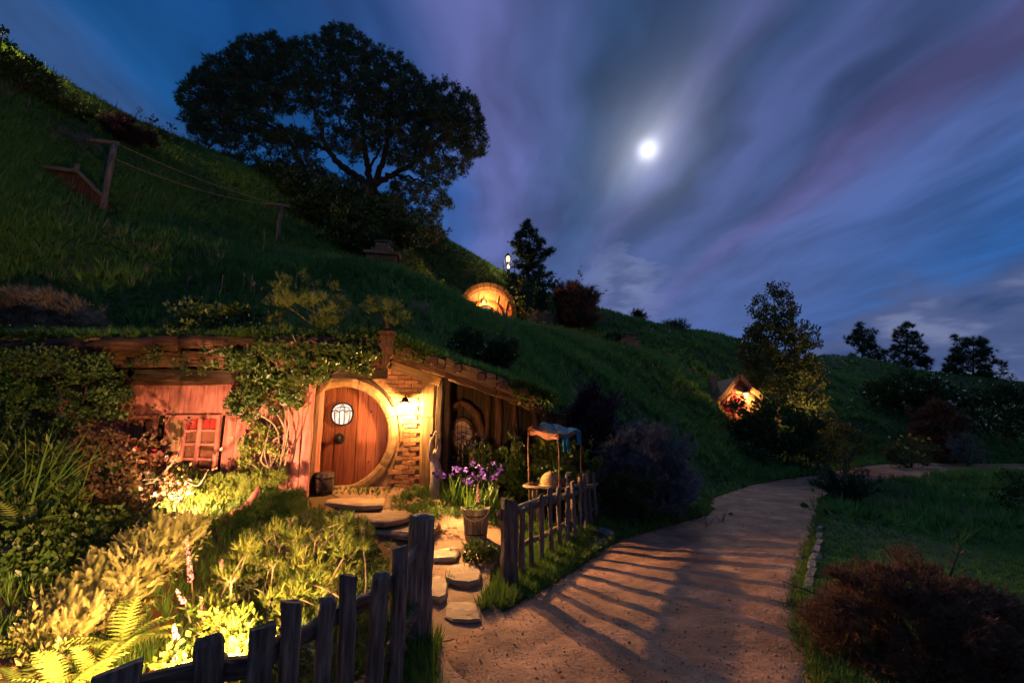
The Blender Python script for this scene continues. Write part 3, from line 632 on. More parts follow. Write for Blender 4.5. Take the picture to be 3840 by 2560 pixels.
# ================================================================ the earth-sheltered cottage
CX, CZ, FY = -3.01, 1.545, 8.6
RD, RO = .86, 1.03
def verge(x): return 3.06-.351*(x+1.94)
def cottage():
    h = thing('hillside_cottage', 'turf-roofed cottage dug into the hill with a round red door lit by a lantern', 'cottage', (0,0,0))
    P = lambda n, V, F, m, **k: obj(n, V, F, m, h, **k)
    # front wall with its round opening
    n = 72; V = []; F = []; x0, x1, z0, z1 = -4.3, -1.45, .3, 2.9
    for k in range(n):
        a = 2*math.pi*k/n; c, s = math.cos(a), math.sin(a)
        t = min((x1-CX)/c if c > 1e-6 else ((x0-CX)/c if c < -1e-6 else 9e9), (z1-CZ)/s if s > 1e-6 else ((z0-CZ)/s if s < -1e-6 else 9e9))
        for (r, y) in ((.9, FY+.35), (.9, FY), (t, FY)): V.append((CX+c*r, y, CZ+s*r))
    for k in range(n):
        q = (k+1) % n
        for j in (0, 1): F.append((k*3+j, q*3+j, q*3+j+1, k*3+j+1))
    wall = P('front_wall', V, F, M['mortar'])
    # bricks
    bl, bh = .235, .078; z = .50; row = 0; cache = []
    for q in range(6):
        v, f = roughbox(bh-.009, .05, bl-.010, 2, .0025, 'flat', .12, seed=q); me = obj('brick', v, f, M['brick'], wall); me.data.name = 'brick'; cache.append(me.data); bpy.data.objects.remove(me)
    while z < 2.86:
        x = -3.9+(row % 2)*bl/2
        while x < -1.52:
            xc, zc = x+bl/2, z+bh/2; rr_ = math.hypot(xc-CX, zc-CZ)
            low = xc < -2.12 and zc < 2.25
            if rr_ > RO+.07 and not low and xc+bl/2 < -1.5 and zc < min(verge(xc)-.18, 2.84):
                o = bpy.data.objects.new('brick', random.choice(cache)); col.objects.link(o); o.parent = wall
                o.matrix_local = Matrix.Translation((x+.008, FY-.012+random.gauss(0, .006), zc+random.gauss(0, .003)))@Matrix.Rotation(random.gauss(0, .012), 4, 'Y')@Matrix(((0,0,1,0),(0,1,0,0),(-1,0,0,0),(0,0,0,1)))
            x += bl
        z += bh; row += 1
    # smooth rendered field around the surround
    V = []; F = []; n = 40
    for k in range(n+1):
        a = R(-88+168*k/n); rr_ = RO+.02; 
        c, s = math.cos(a), math.sin(a); t = min(rr_+.20+.05*math.sin(k*.9)+.16*max(0, -s), (-2.06-CX)/c if c > .05 else 9)
        t = max(t, rr_+.02)
        for (r, y) in ((rr_-.05, FY-.022), (t, FY-.026), (t+.006, FY+.01)): V.append((CX+c*r, y+.003*math.sin(k*2.3), CZ+s*r))
    for k in range(n):
        for j in (0, 1): F.append((k*3+j, k*3+j+1, k*3+3+j+1, k*3+3+j))
    P('plaster_band', V, F, M['plaster'])
    # round surround in curved segments
    segs = 7
    for q in range(segs):
        a0 = 2*math.pi*q/segs+.35; a1 = a0+2*math.pi/segs-.012; m_ = 12; V = []; F = []
        prof = [(RD-.005, FY+.12), (RD-.005, FY-.05), (RD+.02, FY-.085), (RD+.075, FY-.10), (RO-.02, FY-.085), (RO, FY-.05), (RO, FY+.05)]
        for k in range(m_+1):
            a = a0+(a1-a0)*k/m_
            for (r, y) in prof: V.append((CX+math.cos(a)*(r+random.gauss(0, .0015)), y+random.gauss(0, .0015), CZ+math.sin(a)*(r)))
        pn = len(prof)
        for k in range(m_):
            for j in range(pn): F.append((k*pn+j, k*pn+(j+1) % pn, (k+1)*pn+(j+1) % pn, (k+1)*pn+j))
        F.append(tuple(range(pn))); F.append(tuple(range(m_*pn, m_*pn+pn))[::-1])
        P('door_surround', V, F, M['ring'], smooth_=False)
    # the hood moulding over the top of the surround
    V, F = tube([(CX+math.cos(a)*(RO+.035), FY-.06, CZ+math.sin(a)*(RO+.035)) for a in np.linspace(R(28), R(135), 22)], .028, 6, jit=.04); P('hood_mould', V, F, M['darkwood'])
    V, F = tube([(CX+math.cos(a)*(RO+.05), FY-.05, CZ+math.sin(a)*(RO+.05)) for a in np.linspace(R(-8), R(20), 8)], [.01,.02,.026,.028,.028,.026,.02,.01], 6, jit=.04); P('hood_mould', V, F, M['post'])
    # door of upright planks
    door = thing_part('door', h); pw = .19; x = CX-RD+.005; i = 0; DY = FY+.07; wx, wz, wr = CX+.0, CZ+.375, .205
    xs = []
    while x < CX+RD-.01:
        w = min(pw*random.uniform(.85, 1.12), CX+RD-x-.004); xs.append((x+.0035, x+w-.0035)); x += w
    for (a, b) in xs:
        top = []; m_ = 8
        rad = RD-.01
        for k in range(m_+1):
            q = a+(b-a)*k/m_; top.append((q, CZ+math.sqrt(max(0, rad**2-(q-CX)**2))))
        bot = [(q, 2*CZ-zz) for q, zz in top][::-1]
        V, F = prism((top+bot)[::-1], DY+random.gauss(0, .003), DY+.06)
        o = P('plank', V, F, M['door']); o.parent = door
    V = [(CX, DY+.05, CZ)]+[(CX+math.cos(a)*.89, DY+.05, CZ+math.sin(a)*.89) for a in np.linspace(0, 2*math.pi, 48, endpoint=False)]; o = P('backing', V, [(0, 1+k, 1+(k+1) % 48) for k in range(48)], M['darkwood']); o.parent = door
    V, F = lathe([(.03, 0), (.03, .05), (.055, .06), (.068, .09), (.06, .12), (.03, .135)], 18)
    o = P('door_knob', V, F, M['iron']); o.parent = door; o.matrix_local = Matrix.Translation((CX-.03, DY, CZ-.05))@Matrix.Rotation(R(90), 4, 'X'); shade(o)
    V, F = lathe([(.0, 0), (.095, 0), (.09, .012), (.05, .02)], 18); o = P('knob_plate', V, F, M['iron']); o.parent = door; o.matrix_local = Matrix.Translation((CX-.03, DY-.004, CZ-.05))@Matrix.Rotation(R(90), 4, 'X')
    def lobed(r, n=48): return [(wx+math.cos(2*math.pi*k/n)*r*(1-.055*abs(math.sin(4*math.pi*k/n+math.pi/2))), wz+math.sin(2*math.pi*k/n)*r*(1-.055*abs(math.sin(4*math.pi*k/n+math.pi/2)))) for k in range(n)]
    V, F = prism(lobed(wr-.01)[::-1], DY-.012, DY-.006); o = P('window_pane', V, F, M['doorpane']); o.parent = door
    a, b = lobed(wr-.016), lobed(wr+.012); V = [(x, y, z) for y in (DY-.026, DY) for pl in (a, b) for x, z in pl]; n = 48; F = []
    for k in range(n):
        q = (k+1) % n; F += [(k, q, n+q, n+k), (n+k, n+q, 3*n+q, 3*n+k), (k, 2*n+k, 2*n+q, q)]
    o = P('window_frame', V, F, M['iron']); o.parent = door
    T = []
    for dx in (-.11, -.037, .037, .11):
        c_ = math.sqrt(max(0, (wr-.02)**2-dx*dx)); T.append(tube([(wx+dx*(1+.25*math.cos(t*1.5)), DY-.016, wz+t*c_*.98) for t in np.linspace(-1, .32, 8)], .008, 4))
    T.append(tube([(wx+t*(wr-.02)*.96, DY-.016, wz+.055+.018*math.cos(t*9)) for t in np.linspace(-1, 1, 15)], .010, 4))
    T.append(tube([(wx+t*(wr-.02)*.7, DY-.016, wz+.125-.02*t*t) for t in np.linspace(-1, 1, 9)], .007, 4))
    T.append(tube([(wx+t*.05, DY-.016, wz+.06+abs(t)*.0+.11*(1-t*t)) for t in np.linspace(-1, 1, 9)], .007, 4))
    V, F = tubes(T); o = P('glazing_bars', V, F, M['iron']); o.parent = door
    for dz in (-.45, .42):
        V, F = prism([(CX+.50, CZ+dz-.018), (CX+.50+.02, CZ+dz-.018), (CX+.52, CZ+dz+.018), (CX+.50, CZ+dz+.018)], DY-.012, DY-.002)
        o = P('door_bolt', V, F, M['iron']); o.parent = door
    # sill step under the door
    beam('threshold', (CX-.7, FY-.12, .47), (CX+.75, FY-.12, .50), .2, .10, M['stone'], h, rings=6, jit=.006)
    # corner post of the lit bay
    beam('corner_post', (-1.44, FY-.02, .35), (-1.46, FY-.02, 1.86), .26, .22, M['post'], h, rings=7, up=(0,1,0), jit=.005)
    beam('corner_post', (-1.46, FY-.02, 1.865), (-1.45, FY-.02, 2.66), .25, .20, M['post'], h, rings=5, up=(0,1,0), jit=.005)
    beam('corner_board', (-1.27, FY+.04, .35), (-1.27, FY+.04, 2.60), .12, .34, M['darkwood'], h, rings=7, up=(0,1,0), jit=.006)
    beam('corner_board', (-1.15, FY+.10, .35), (-1.15, FY+.10, 2.55), .11, .30, M['darkwood'], h, rings=7, up=(0,1,0), jit=.006)
    # inner verge board, catching the lamplight
    beam('verge_board', (-2.35, FY-.10, 2.86), (-1.26, FY-.10, 2.47), .07, .16, M['post'], h, jit=.005, up=(0,0,1))
    beam('verge_board', (-3.4, FY-.08, 2.80), (-2.28, FY-.08, 2.86), .07, .14, M['log'], h, jit=.005)
    # deep eaves of the right-hand gable: boards running in, purlin ends, stacked bargeboards
    for i in range(11):
        x = -2.02+i*.215; z = verge(x)-.06
        mt = Matrix.Translation((x, 7.52, z))@Matrix.Rotation(math.atan(.351), 4, 'Y')@Matrix.Rotation(R(-90), 4, 'X')
        V, F = roughbox(.215, .035, 1.75, 4, .006, seed=i); obj('roof_board', V, F, M['shingle'], h, mtx=mt@Matrix.Translation((0, 0, random.uniform(-.05, .03))))
    for (dy, dz, w, d, mm) in ((7.50, -.12, .05, .13, 'shingle'), (7.57, -.22, .06, .11, 'log'), (7.46, -.035, .045, .08, 'shingle'), (8.0, -.20, .08, .16, 'log')):
        for (a, b) in ((-1.98, -1.05), (-1.03, -.25), (-.23, .45)):
            beam('bargeboard', (a, dy+random.gauss(0, .008), verge(a)+dz), (b, dy, verge(b)+dz+random.gauss(0, .012)), w, d, M[mm], h, jit=.007, rings=6, top='flat')
    for i, x in enumerate((-1.62, -1.22, -.84, -.47, -.12, .18, .40)):
        beam('purlin', (x, 7.36+random.gauss(0, .015), verge(x)-.085), (x, 9.0, verge(x)-.085), .13, .11, M['log'], h, jit=.006, rings=4)
    for i, x in enumerate((-1.0, -.45, .1)):
        beam('rafter', (x, 7.6, verge(x)-.2), (x, 9.2, verge(x)-.2), .08, .12, M['darkwood'], h, jit=.006)
    # ridge ornament
    ap = Vector((-1.955, 7.42, 0))
    V, F = roughbox(.25, .20, .30, 4, .005, 'cap', .2); obj('ridge_cap', V, F, M['log'], h, loc=(ap.x, ap.y, 2.80))
    V, F = roughbox(.34, .28, .05, 3, .004, 'flat', .3); obj('ridge_cap', V, F, M['log'], h, loc=(ap.x, ap.y, 3.10))
    V, F = lathe([(.02, 0), (.035, .03), (.06, .06), (.03, .10), (.022, .2), (.008, .27)], 10); o = obj('finial', V, F, M['log'], h, loc=(ap.x, ap.y, 3.15)); shade(o)
    V = [(-.13, -.03, 0), (.13, -.03, 0), (.13, .03, 0), (-.13, .03, 0), (-.06, -.03, -.08), (.06, -.03, -.08), (.06, .03, -.08), (-.06, .03, -.08), (-.075, -.03, -.11), (.075, -.03, -.11), (.075, .03, -.11), (-.075, .03, -.11), (0, 0, -.27)]
    F = [(0,3,2,1)]+[(a+i, a+(i+1) % 4, b+(i+1) % 4, b+i) for a, b in ((0,4),(4,8)) for i in range(4)]+[(8+i, 8+(i+1) % 4, 12) for i in range(4)]
    obj('pendant', V, F, M['log'], h, loc=(ap.x, ap.y-.02, 2.80))
    # left roof: eave log, fascia, wall-plate log, boards under the turf
    def wavy(a, b, r, nm, mm, amp=.02, seed=1):
        rr = random.Random(seed); n = 14; a = Vector(a); b = Vector(b)
        pts = [a.lerp(b, i/(n-1))+Vector((0, rr.gauss(0, amp*.6), rr.gauss(0, amp))) for i in range(n)]
        V, F = tube(pts, [r*rr.uniform(.88, 1.1) for _ in pts], 12, jit=.05, seed=seed); o = obj(nm, V, F, M[mm], h); shade(o); return o
    wavy((-8.3, 7.46, 2.93), (-5.2, 7.45, 2.97), .115, 'eave_log', 'logx', seed=2); wavy((-5.15, 7.43, 2.99), (-2.1, 7.45, 3.0), .105, 'eave_log', 'logx', seed=3)
    for (a, b) in ((-8.2, -6.3), (-6.28, -4.3), (-4.28, -2.1)):
        beam('fascia', (a, 7.62, 2.74+random.gauss(0, .01)), (b, 7.62, 2.74), .06, .24, M['log'], h, jit=.008, rings=7)
        beam('fascia', (a+.2, 7.74, 2.54), (b+.1, 7.74, 2.53), .05, .15, M['darkwood'], h, jit=.008, rings=7)
    wavy((-7.6, 7.95, 2.47), (-3.25, 7.95, 2.44), .085, 'wall_plate', 'logx', amp=.012, seed=5)
    for i in range(27):
        x = -8.1+i*.225; V, F = roughbox(.222, .04, 1.75, 4, .006, seed=i+30)
        obj('roof_board', V, F, M['shingle'], h, mtx=Matrix.Translation((x, 7.42+random.uniform(-.04, .04), 3.04))@Matrix.Rotation(R(-84), 4, 'X'))
    # left wing wall of upright boards with two window openings
    wins = [(-5.66, -4.82, .98, 1.86), (-6.30, -5.86, 1.10, 1.86)]
    x = -7.6
    while x < -3.36:
        w = .20*random.uniform(.85, 1.15); a, b = x, min(x+w-.004, -3.34); hit = [q for q in wins if b > q[0]-.02 and a < q[1]+.02]
        spans = [(.35, 2.46)] if not hit else [(.35, hit[0][2]-.03), (hit[0][3]+.03, 2.46)]
        for (lo, hi) in spans:
            V, F = roughbox(b-a, .035, hi-lo, 5, .0025); obj('wall_board', V, F, M['board'], h, loc=((a+b)/2, 8.10+random.gauss(0, .004), lo))
        x += w
    V, F = prism([(-7.7, .3), (-3.32, .3), (-3.32, 2.6), (-7.7, 2.6)][::-1], 8.36, 8.40); P('inner_wall', V, F, M['darkwood'])
    beam('end_board', (-3.33, 8.30, .3), (-3.33, 8.30, 2.5), .05, .5, M['board'], h, up=(0,1,0), jit=.004)
    for wi, (a, b, lo, hi) in enumerate(wins):
        w_ = thing_part('window', h)
        def bit(n_, p, q, w, d, mm='board'):
            o = beam(n_, p, q, w, d, M[mm], h, jit=.003, rings=4); o.parent = w_; return o
        for z_ in (lo, hi): bit('frame', (a-.03, 8.06, z_), (b+.03, 8.06, z_), .08, .07)
        for x_ in (a, b):
            o = beam('frame', (x_, 8.06, lo), (x_, 8.06, hi), .06, .08, M['board'], h, up=(0,1,0), jit=.003); o.parent = w_
        nx = 2 if wi == 0 else 1
        cols = [a+.27, a+.52] if wi == 0 else [a+.2]
        for c_ in cols: o = beam('mullion', (c_, 8.07, lo+.03), (c_, 8.07, hi-.03), .06, .05, M['board'], h, up=(0,1,0), jit=.003); o.parent = w_
        for z_ in ([lo+.20, lo+.44, lo+.66] if wi == 0 else [lo+.22, lo+.5]): bit('transom', (a+.27 if wi == 0 else a+.03, 8.078, z_), (b-.03, 8.078, z_), .04, .04)
        edges = [a]+cols+[b]
        for e0, e1 in zip(edges[:-1], edges[1:]):
            V, F = prism([(e0+.03, lo+.03), (e1-.03, lo+.03), (e1-.03, hi-.03), (e0+.03, hi-.03)][::-1], 8.11, 8.118); o = P('window_pane', V, F, M['glassdark']); o.parent = w_
        V, F = roughbox(.20, .025, .52 if wi == 0 else .3, 4, .003, 'flat', .3); o = obj('shutter_board', V, F, M['post'], h, loc=(a+.135, 8.05, lo+.33 if wi == 0 else lo+.36)); o.parent = w_
        n = 14; V = [(a+.28+(b-a-.32)*i/n, 8.125+.012*math.sin(i*2.1), z_) for z_ in (hi-.22, hi-.04) for i in range(n+1)]; F = [(i, i+1, n+2+i, n+1+i) for i in range(n)]
        if wi == 0: o = P('curtain', V, F, M['curtain']); o.parent = w_; o.location = (0, -.03, 0)
        bit('window_sill', (a-.06, 8.0, lo-.05), (b+.06, 8.0, lo-.05), .14, .04, 'post')
    # porch post of three boards
    for (a, b, y) in ((-3.60, -3.46, 7.76), (-3.455, -3.31, 7.73), (-3.305, -3.15, 7.75)):
        V, F = roughbox(b-a, .06, 2.25, 7, .005, 'flat', .2); obj('porch_post', V, F, M['board'], h, loc=((a+b)/2, y, .38))
    V, F = roughbox(.44, .22, 2.2, 5, .006); obj('porch_post', V, F, M['log'], h, loc=(-3.375, 7.90, .38))
    beam('porch_bracket', (-3.30, 7.86, 2.1), (-2.85, 7.86, 2.62), .07, .10, M['log'], h, jit=.004)
    beam('porch_lintel', (-3.7, 7.9, 2.62), (-2.0, 7.9, 2.72), .12, .16, M['log'], h, jit=.006)
    # right wing, set back
    x = -1.15
    while x < .9:
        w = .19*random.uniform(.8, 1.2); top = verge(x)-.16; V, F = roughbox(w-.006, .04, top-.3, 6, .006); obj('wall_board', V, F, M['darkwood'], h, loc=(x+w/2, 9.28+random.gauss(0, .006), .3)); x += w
    for x, r in ((-.46, .055), (-.26, .07), (.05, .06), (.42, .06)):
        rr = random.Random(int(x*100)); V, F = tube([(x+.02*rr.uniform(-1, 1), 9.18, z_) for z_ in np.linspace(.3, verge(x)-.2, 8)], [r*rr.uniform(.8, 1.15) for _ in range(8)], 8, jit=.08); shade(obj('bark_post', V, F, M['log'], h))
    rx, rz, wx, wz = .20, .275, -.94, 1.55
    w_ = thing_part('window', h)
    V, F = tube([(wx+math.cos(a)*rx*1.08, 9.19, wz+math.sin(a)*rz*1.06) for a in np.linspace(0, 2*math.pi, 33)], .034, 8, cap=False, jit=.05); o = P('window_frame', V, F, M['log']); o.parent = w_; shade(o)
    V, F = prism([(wx+math.cos(-a)*rx, wz+math.sin(-a)*rz) for a in np.linspace(0, 2*math.pi, 28, endpoint=False)], 9.205, 9.215); o = P('window_pane', V, F, M['amber']); o.parent = w_
    T = [tube([(wx+x_, 9.198, wz-math.sqrt(max(.001, 1-(x_/rx)**2))*rz*.95), (wx+x_, 9.198, wz+math.sqrt(max(.001, 1-(x_/rx)**2))*rz*.95)], .006, 4) for x_ in (-.08, 0, .08)]
    T += [tube([(wx-rx*.9, 9.198, wz+z_), (wx, 9.198, wz+z_+.06), (wx+rx*.9, 9.198, wz+z_)], .006, 4) for z_ in (-.12, 0, .10)]
    V, F = tubes(T); o = P('glazing_bars', V, F, M['iron']); o.parent = w_
    for s in (-1, 1):
        rr = random.Random(5+s); pts = [(wx+s*.38, 9.14, .9), (wx+s*.40, 9.12, 1.3), (wx+s*.37, 9.10, 1.65), (wx+s*.27, 9.08, 1.93), (wx+s*.10, 9.06, 2.10), (wx-s*.05, 9.05, 2.17)]
        V, F = tube(pts, [.06, .055, .065, .07, .06, .03], 9, jit=.12, seed=8+s); shade(P('hood_branch', V, F, M['log']))
    beam('window_shelf', (-1.2, 9.05, 1.16), (-.55, 9.05, 1.16), .24, .05, M['darkwood'], h)
    return h
def shade(o): o.data.polygons.foreach_set('use_smooth', np.ones(len(o.data.polygons), bool)); return o
def thing_part(name, parent):
    o = bpy.data.objects.new(name, None); col.objects.link(o); o.parent = parent; o.empty_display_size = .05; return o
COTTAGE = cottage()
# turf on the roofs
def roof_turf():
    n = 9000; x = rng.uniform(-8.3, .75, n); y = rng.uniform(7.55, 9.4, n)
    zl = 3.09+.10*(y-7.4); z = np.where(x < -2.0, zl, 3.02-.351*(x+1.94)+.06*(y-7.5)+.03)
    base_x = np.linspace(-8.3, .72, 60); base_y = np.linspace(7.62, 9.3, 12); X, Y = np.meshgrid(base_x, base_y); Z = np.where(X < -2.0, 3.09+.10*(Y-7.4), 3.02-.351*(X+1.94)+.06*(Y-7.5))+.035+.02*np.sin(X*7)*np.sin(Y*9)
    idx = np.arange(X.size).reshape(X.shape); F = np.stack([idx[:-1, :-1], idx[:-1, 1:], idx[1:, 1:], idx[1:, :-1]], -1).reshape(-1, 4)
    o = obj('turf_layer', np.stack([X, Y, Z], -1).reshape(-1, 3), F, M['soil'], COTTAGE, smooth_=True, attrs={"soil": np.zeros(X.size), "grit": np.zeros(X.size)})
    d = np.stack([rng.normal(0, .3, n), -.25+rng.normal(0, .3, n), np.ones(n)], 1)
    o = leaves('roof_grass', T_TUFT, np.stack([x, y, z], 1), d, rng.uniform(.08, .24, n), M['grass'], COTTAGE); kind(o, 'stuff')
    # grass and creeper spilling over the eaves
    n = 5200; x = rng.uniform(-8.3, .6, n); front = np.where(x < -2.0, 7.43, 7.45); zl = np.where(x < -2.0, 3.10, 3.05-.351*(x+1.94)); y = front+np.abs(rng.normal(0, .14, n))
    lump = (.5+.5*np.sin(x*2.3+1.2*np.sin(x*5.1)))*np.where((x < -4.6) & (x > -7), .35, 1.0); k = rng.random(n) < .12+.88*lump; x, y, zl, lump = x[k], y[k], zl[k], lump[k]; n = len(x)
    o = leaves('hanging_grass', T_TUFT, np.stack([x, y, zl-.02+rng.normal(0, .02, n)], 1), np.stack([rng.normal(0, .45, n), -.75+rng.normal(0, .35, n), rng.normal(.15, .5, n)], 1), rng.uniform(.08, .22, n)*(.6+.6*lump), M['turf'], COTTAGE, wide=1.3); kind(o, 'stuff')
    k = rng.random(n) < .5*lump; n2 = int(k.sum()); o = leaves('roof_creeper', T_LEAF, np.stack([x[k], y[k]-.05, zl[k]+rng.normal(-.05, .09, n2)], 1), rng.normal(0, .6, (n2, 3))+np.array([0, -.7, 0]), rng.uniform(.04, .085, n2), M['ivy'], COTTAGE); kind(o, 'stuff')
roof_turf()
# the lantern on the front wall
def lantern(name, label, loc, s=1.0, glass='lampglass', group=None, n=8):
    t = thing(name, label, 'lantern', loc, 0, group)
    V, F = lathe([(.002, .15), (.03, .14), (.055, .11), (.075, .07), (.105, .055), (.11, .045), (.02, .045)], 16); o = obj('lantern_hood', V, F, M['iron'], t); shade(o); o.scale = (s,)*3
    V, F = lathe([(.02, -.115), (.045, -.105), (.052, -.06), (.052, -.0), (.04, .045)], 14); o = obj('lantern_glass', V, F, M[glass], t); shade(o); o.scale = (s,)*3
    V, F = tubes([tube([(0, 0, .14), (0, .03, .19), (0, .10, .20), (0, .16, .17)], .009, 6), lathe([(.03, -.135), (.035, -.12), (.02, -.11)], 10)]); o = obj('bracket', V, F, M['iron'], t); o.scale = (s,)*3
    return t
LP = (-1.835, 8.34, 2.06)
lantern('wall_lantern', 'small hooded iron lantern glowing on the brick wall right of the round door', LP, 1.0)
lamp('POINT', (LP[0], LP[1]-.02, LP[2]-.03), 225, (1.0, .51, .165), .045)
FLOODS = [('little floodlight fixed at the top of the driftwood pole by the corner post', (-1.33, 8.12, 1.56), (1.6, 5.2, .1), 800, (1.0, .53, .19), 96, .022, .5)]
# ================================================================ second dwelling, up the hill
def arch_dwelling():
    t = thing('arched_dwelling', 'lit round-arched dwelling front sunk behind the grassy crest', 'cottage', (-1.5, 28.0, 8.38))
    ns = 15
    for q in range(ns):
        a0 = math.pi*(-.12+1.24*q/ns); a1 = a0+math.pi*1.24/ns-.02; V = []; F = []
        for k in range(4):
            a = a0+(a1-a0)*k/3
            for (r, y) in ((1.48, .5), (1.48, -.28), (1.76, -.30), (1.80, .3)): V.append((math.cos(a)*r, y, math.sin(a)*r))
        for k in range(3):
            for j in range(4): F.append((k*4+j, k*4+(j+1) % 4, k*4+4+(j+1) % 4, k*4+4+j))
        F += [(0,1,2,3), (15,14,13,12)]; obj('arch_stone', V, F, M['darkwood'], t)
    V = [(0, .30, 0)]+[(math.cos(a)*1.5, .30, math.sin(a)*1.5) for a in np.linspace(0, 2*math.pi, 40, endpoint=False)]; F = [(0, 1+(k+1) % 40, 1+k) for k in range(40)]
    obj('front_wall', V, F, M['board'], t)
    for i in range(5):
        x = -.9+i*.45; beam('wall_timber', (x*1.05, .26, -.8), (x*1.25+.1, .26, 1.25-.3*abs(x)), .10, .07, M['post'], t, up=(0,1,0))
    for (r0, mm) in ((.86, 'ring'), (1.20, 'log')):
        V, F = tube([(-.12+math.cos(a)*r0*.88, .18, -.22+math.sin(a)*r0*.88) for a in np.linspace(0, 2*math.pi, 40)], .07, 8, cap=False); shade(obj('door_surround', V, F, M[mm], t))
    V = [(-.12, .24, -.22)]+[(-.12+math.cos(a)*.74, .24, -.22+math.sin(a)*.74) for a in np.linspace(0, 2*math.pi, 32, endpoint=False)]; obj('door', V, [(0, 1+(k+1) % 32, 1+k) for k in range(32)], M['door'], t)
    V = [(-.15+math.cos(a)*.36, .22, .12+math.sin(a)*.26) for a in np.linspace(0, 2*math.pi, 24, endpoint=False)]; obj('window_pane', V, [tuple(range(24))[::-1]], M['winlit'], t)
    lantern('wall_lantern', 'bright lantern under the arch of the dwelling on the hill crest', (-1.68, 27.95, 9.02), 1.7, 'lampfar')
    lamp('POINT', (-1.6, 27.5, 9.15), 430, (1.0, .40, .09), .08)
    return t
arch_dwelling()
# ================================================================ third dwelling, beside the far bend of the path
def gable_dwelling():
    c = at(1705, 1000, 22.0); x0 = c[0]; zb = gz(x0, 21.6)
    ap = at(1705, 866, 22.0)[2]; t = thing('gabled_dwelling', 'small steep-gabled cottage front lit beside the tall leafy tree', 'cottage', (x0, 22.0, 0))
    V, F = prism([(-.95, .4), (.95, .4), (.95, ap-1.05), (0, ap-.05), (-.95, ap-1.05)][::-1], 0, .1); obj('front_wall', V, F, M['plaster'], t)
    for s in (-1, 1):
        beam('bargeboard', (0, -.22, ap+.02), (s*1.0, -.22, ap-1.04), .07, .20, M['post'], t, rings=5, jit=.012)
        V, F = prism([(0, ap+.03), (s*1.12, ap-1.10), (s*1.12, ap-1.18), (0, ap-.06)][::s], -.2, 2.2); obj('roof', V, F, M['shingle'], t)
        pts = [(s*(.14+.0*k)+s*.75*k/5, -.10, ap-.42-.75*k/5+.10*math.sin(k*2)) for k in range(6)]; V, F = tube(pts, [.05,.04,.05,.035,.045,.03], 7, jit=.15); obj('twisted_brace', V, F, M['dtwig'], t)
    V, F = tube([(-.35+math.cos(a)*.28-.0, -.06, ap-1.1+math.sin(a)*.28) for a in np.linspace(0, 2*math.pi, 24)], .045, 7, cap=False); obj('window_frame', V, F, M['log'], t)
    beam('tie_beam', (-.7, -.08, ap-.80), (.7, -.08, ap-.80), .08, .10, M['log'], t)
    V, F = tube([(0, -.24, ap-.1), (0, -.24, ap+.30)], [.05, .02], 6); obj('finial', V, F, M['log'], t)
    V, F = roughbox(.34, .34, 1.2, 5, .012, 'cap'); obj('chimney', V, F, M['brick'], t, loc=(-.55, 1.4, ap-.9))
    lp = at(1713, 905, 21.7); lantern('wall_lantern', 'lantern shining in the gable of the small far cottage', lp, 1.6, 'lampfar')
    lamp('POINT', (lp[0], lp[1]-.15, lp[2]-.05), 150, (1.0, .52, .17), .08)
gable_dwelling()
# ================================================================ fences
def picket(t, x, y, z, w, d, h, rz, top, seed, mtl='fence', name='picket', tilt=(0, 0)):
    V, F = roughbox(w, d, h, 8, .0035, top, .22, slant=random.choice((-.25, .2, 0)) if top != 'round' else 0, seed=seed)
    return obj(name, V, F, M[mtl], t, mtx=Matrix.Translation((x, y, z))@Matrix.Rotation(rz, 4, 'Z')@Matrix.Rotation(tilt[0], 4, 'X')@Matrix.Rotation(tilt[1], 4, 'Y'))
def fence_near():
    t = thing('picket_fence', 'grey weathered picket fence along the flower bed, ending in a thick rounded gate post', 'fence', (0,0,0))
    # tops surveyed; each picket rises about .85 above the soil
    S = [(260,1532,.80,'flat',.15,.06),(507,1457,.84,'round',.105,.06),(600,1438,.86,'flat',.095,.045),(680,1375,.90,'flat',.09,.05),(748,1368,.86,'round',.075,.05),(805,1320,.90,'flat',.09,.05),(865,1310,.88,'round',.10,.05),(920,1256,.92,'flat',.095,.05)]
    pts = []
    for i, (dx, dy, H, top, w, d) in enumerate(S):
        a, b = ray(dx, dy); Y = (H-CAMH)/b; x = a*Y; pts.append((x, Y)); 
        picket(t, x, Y, -.06, w, d, H+.06, R(41)+random.gauss(0, .05), top, i+1, tilt=(random.gauss(0, .02), random.gauss(0, .02)))
    print('near fence', pts)
    for k in range(1, len(pts)-1):
        a, b = pts[k], pts[k+1]; n = (-.055, .02)
        beam('rail', (a[0]+n[0], a[1]+n[1]+.03, .68+.004*k), (b[0]+n[0]+.0, b[1]+n[1]+.03, .684+.004*k), .05, .085, M['rail'], t, rings=5, jit=.003)
        beam('rail', (a[0]+n[0], a[1]+n[1]+.03, .26), (b[0]+n[0], b[1]+n[1]+.03, .26), .05, .08, M['rail'], t, rings=4, jit=.003)
    x, Y = pts[0]; beam('rail', (x-.5, Y-.25, .66), (pts[1][0]-.05, pts[1][1]+.04, .68), .06, .10, M['rail'], t)
    x, y = pts[-1]; gx, gy = at(957, 1480, 4.2)[0], 4.25
    beam('rail', (x-.05, y+.04, .72), (gx, gy, .74), .05, .08, M['rail'], t); beam('rail', (x-.05, y+.04, .28), (gx, gy, .28), .05, .08, M['rail'], t)
    picket(t, gx, gy, -.05, .19, .18, 1.03, .50, 'round', 33, name='gate_post')
fence_near()
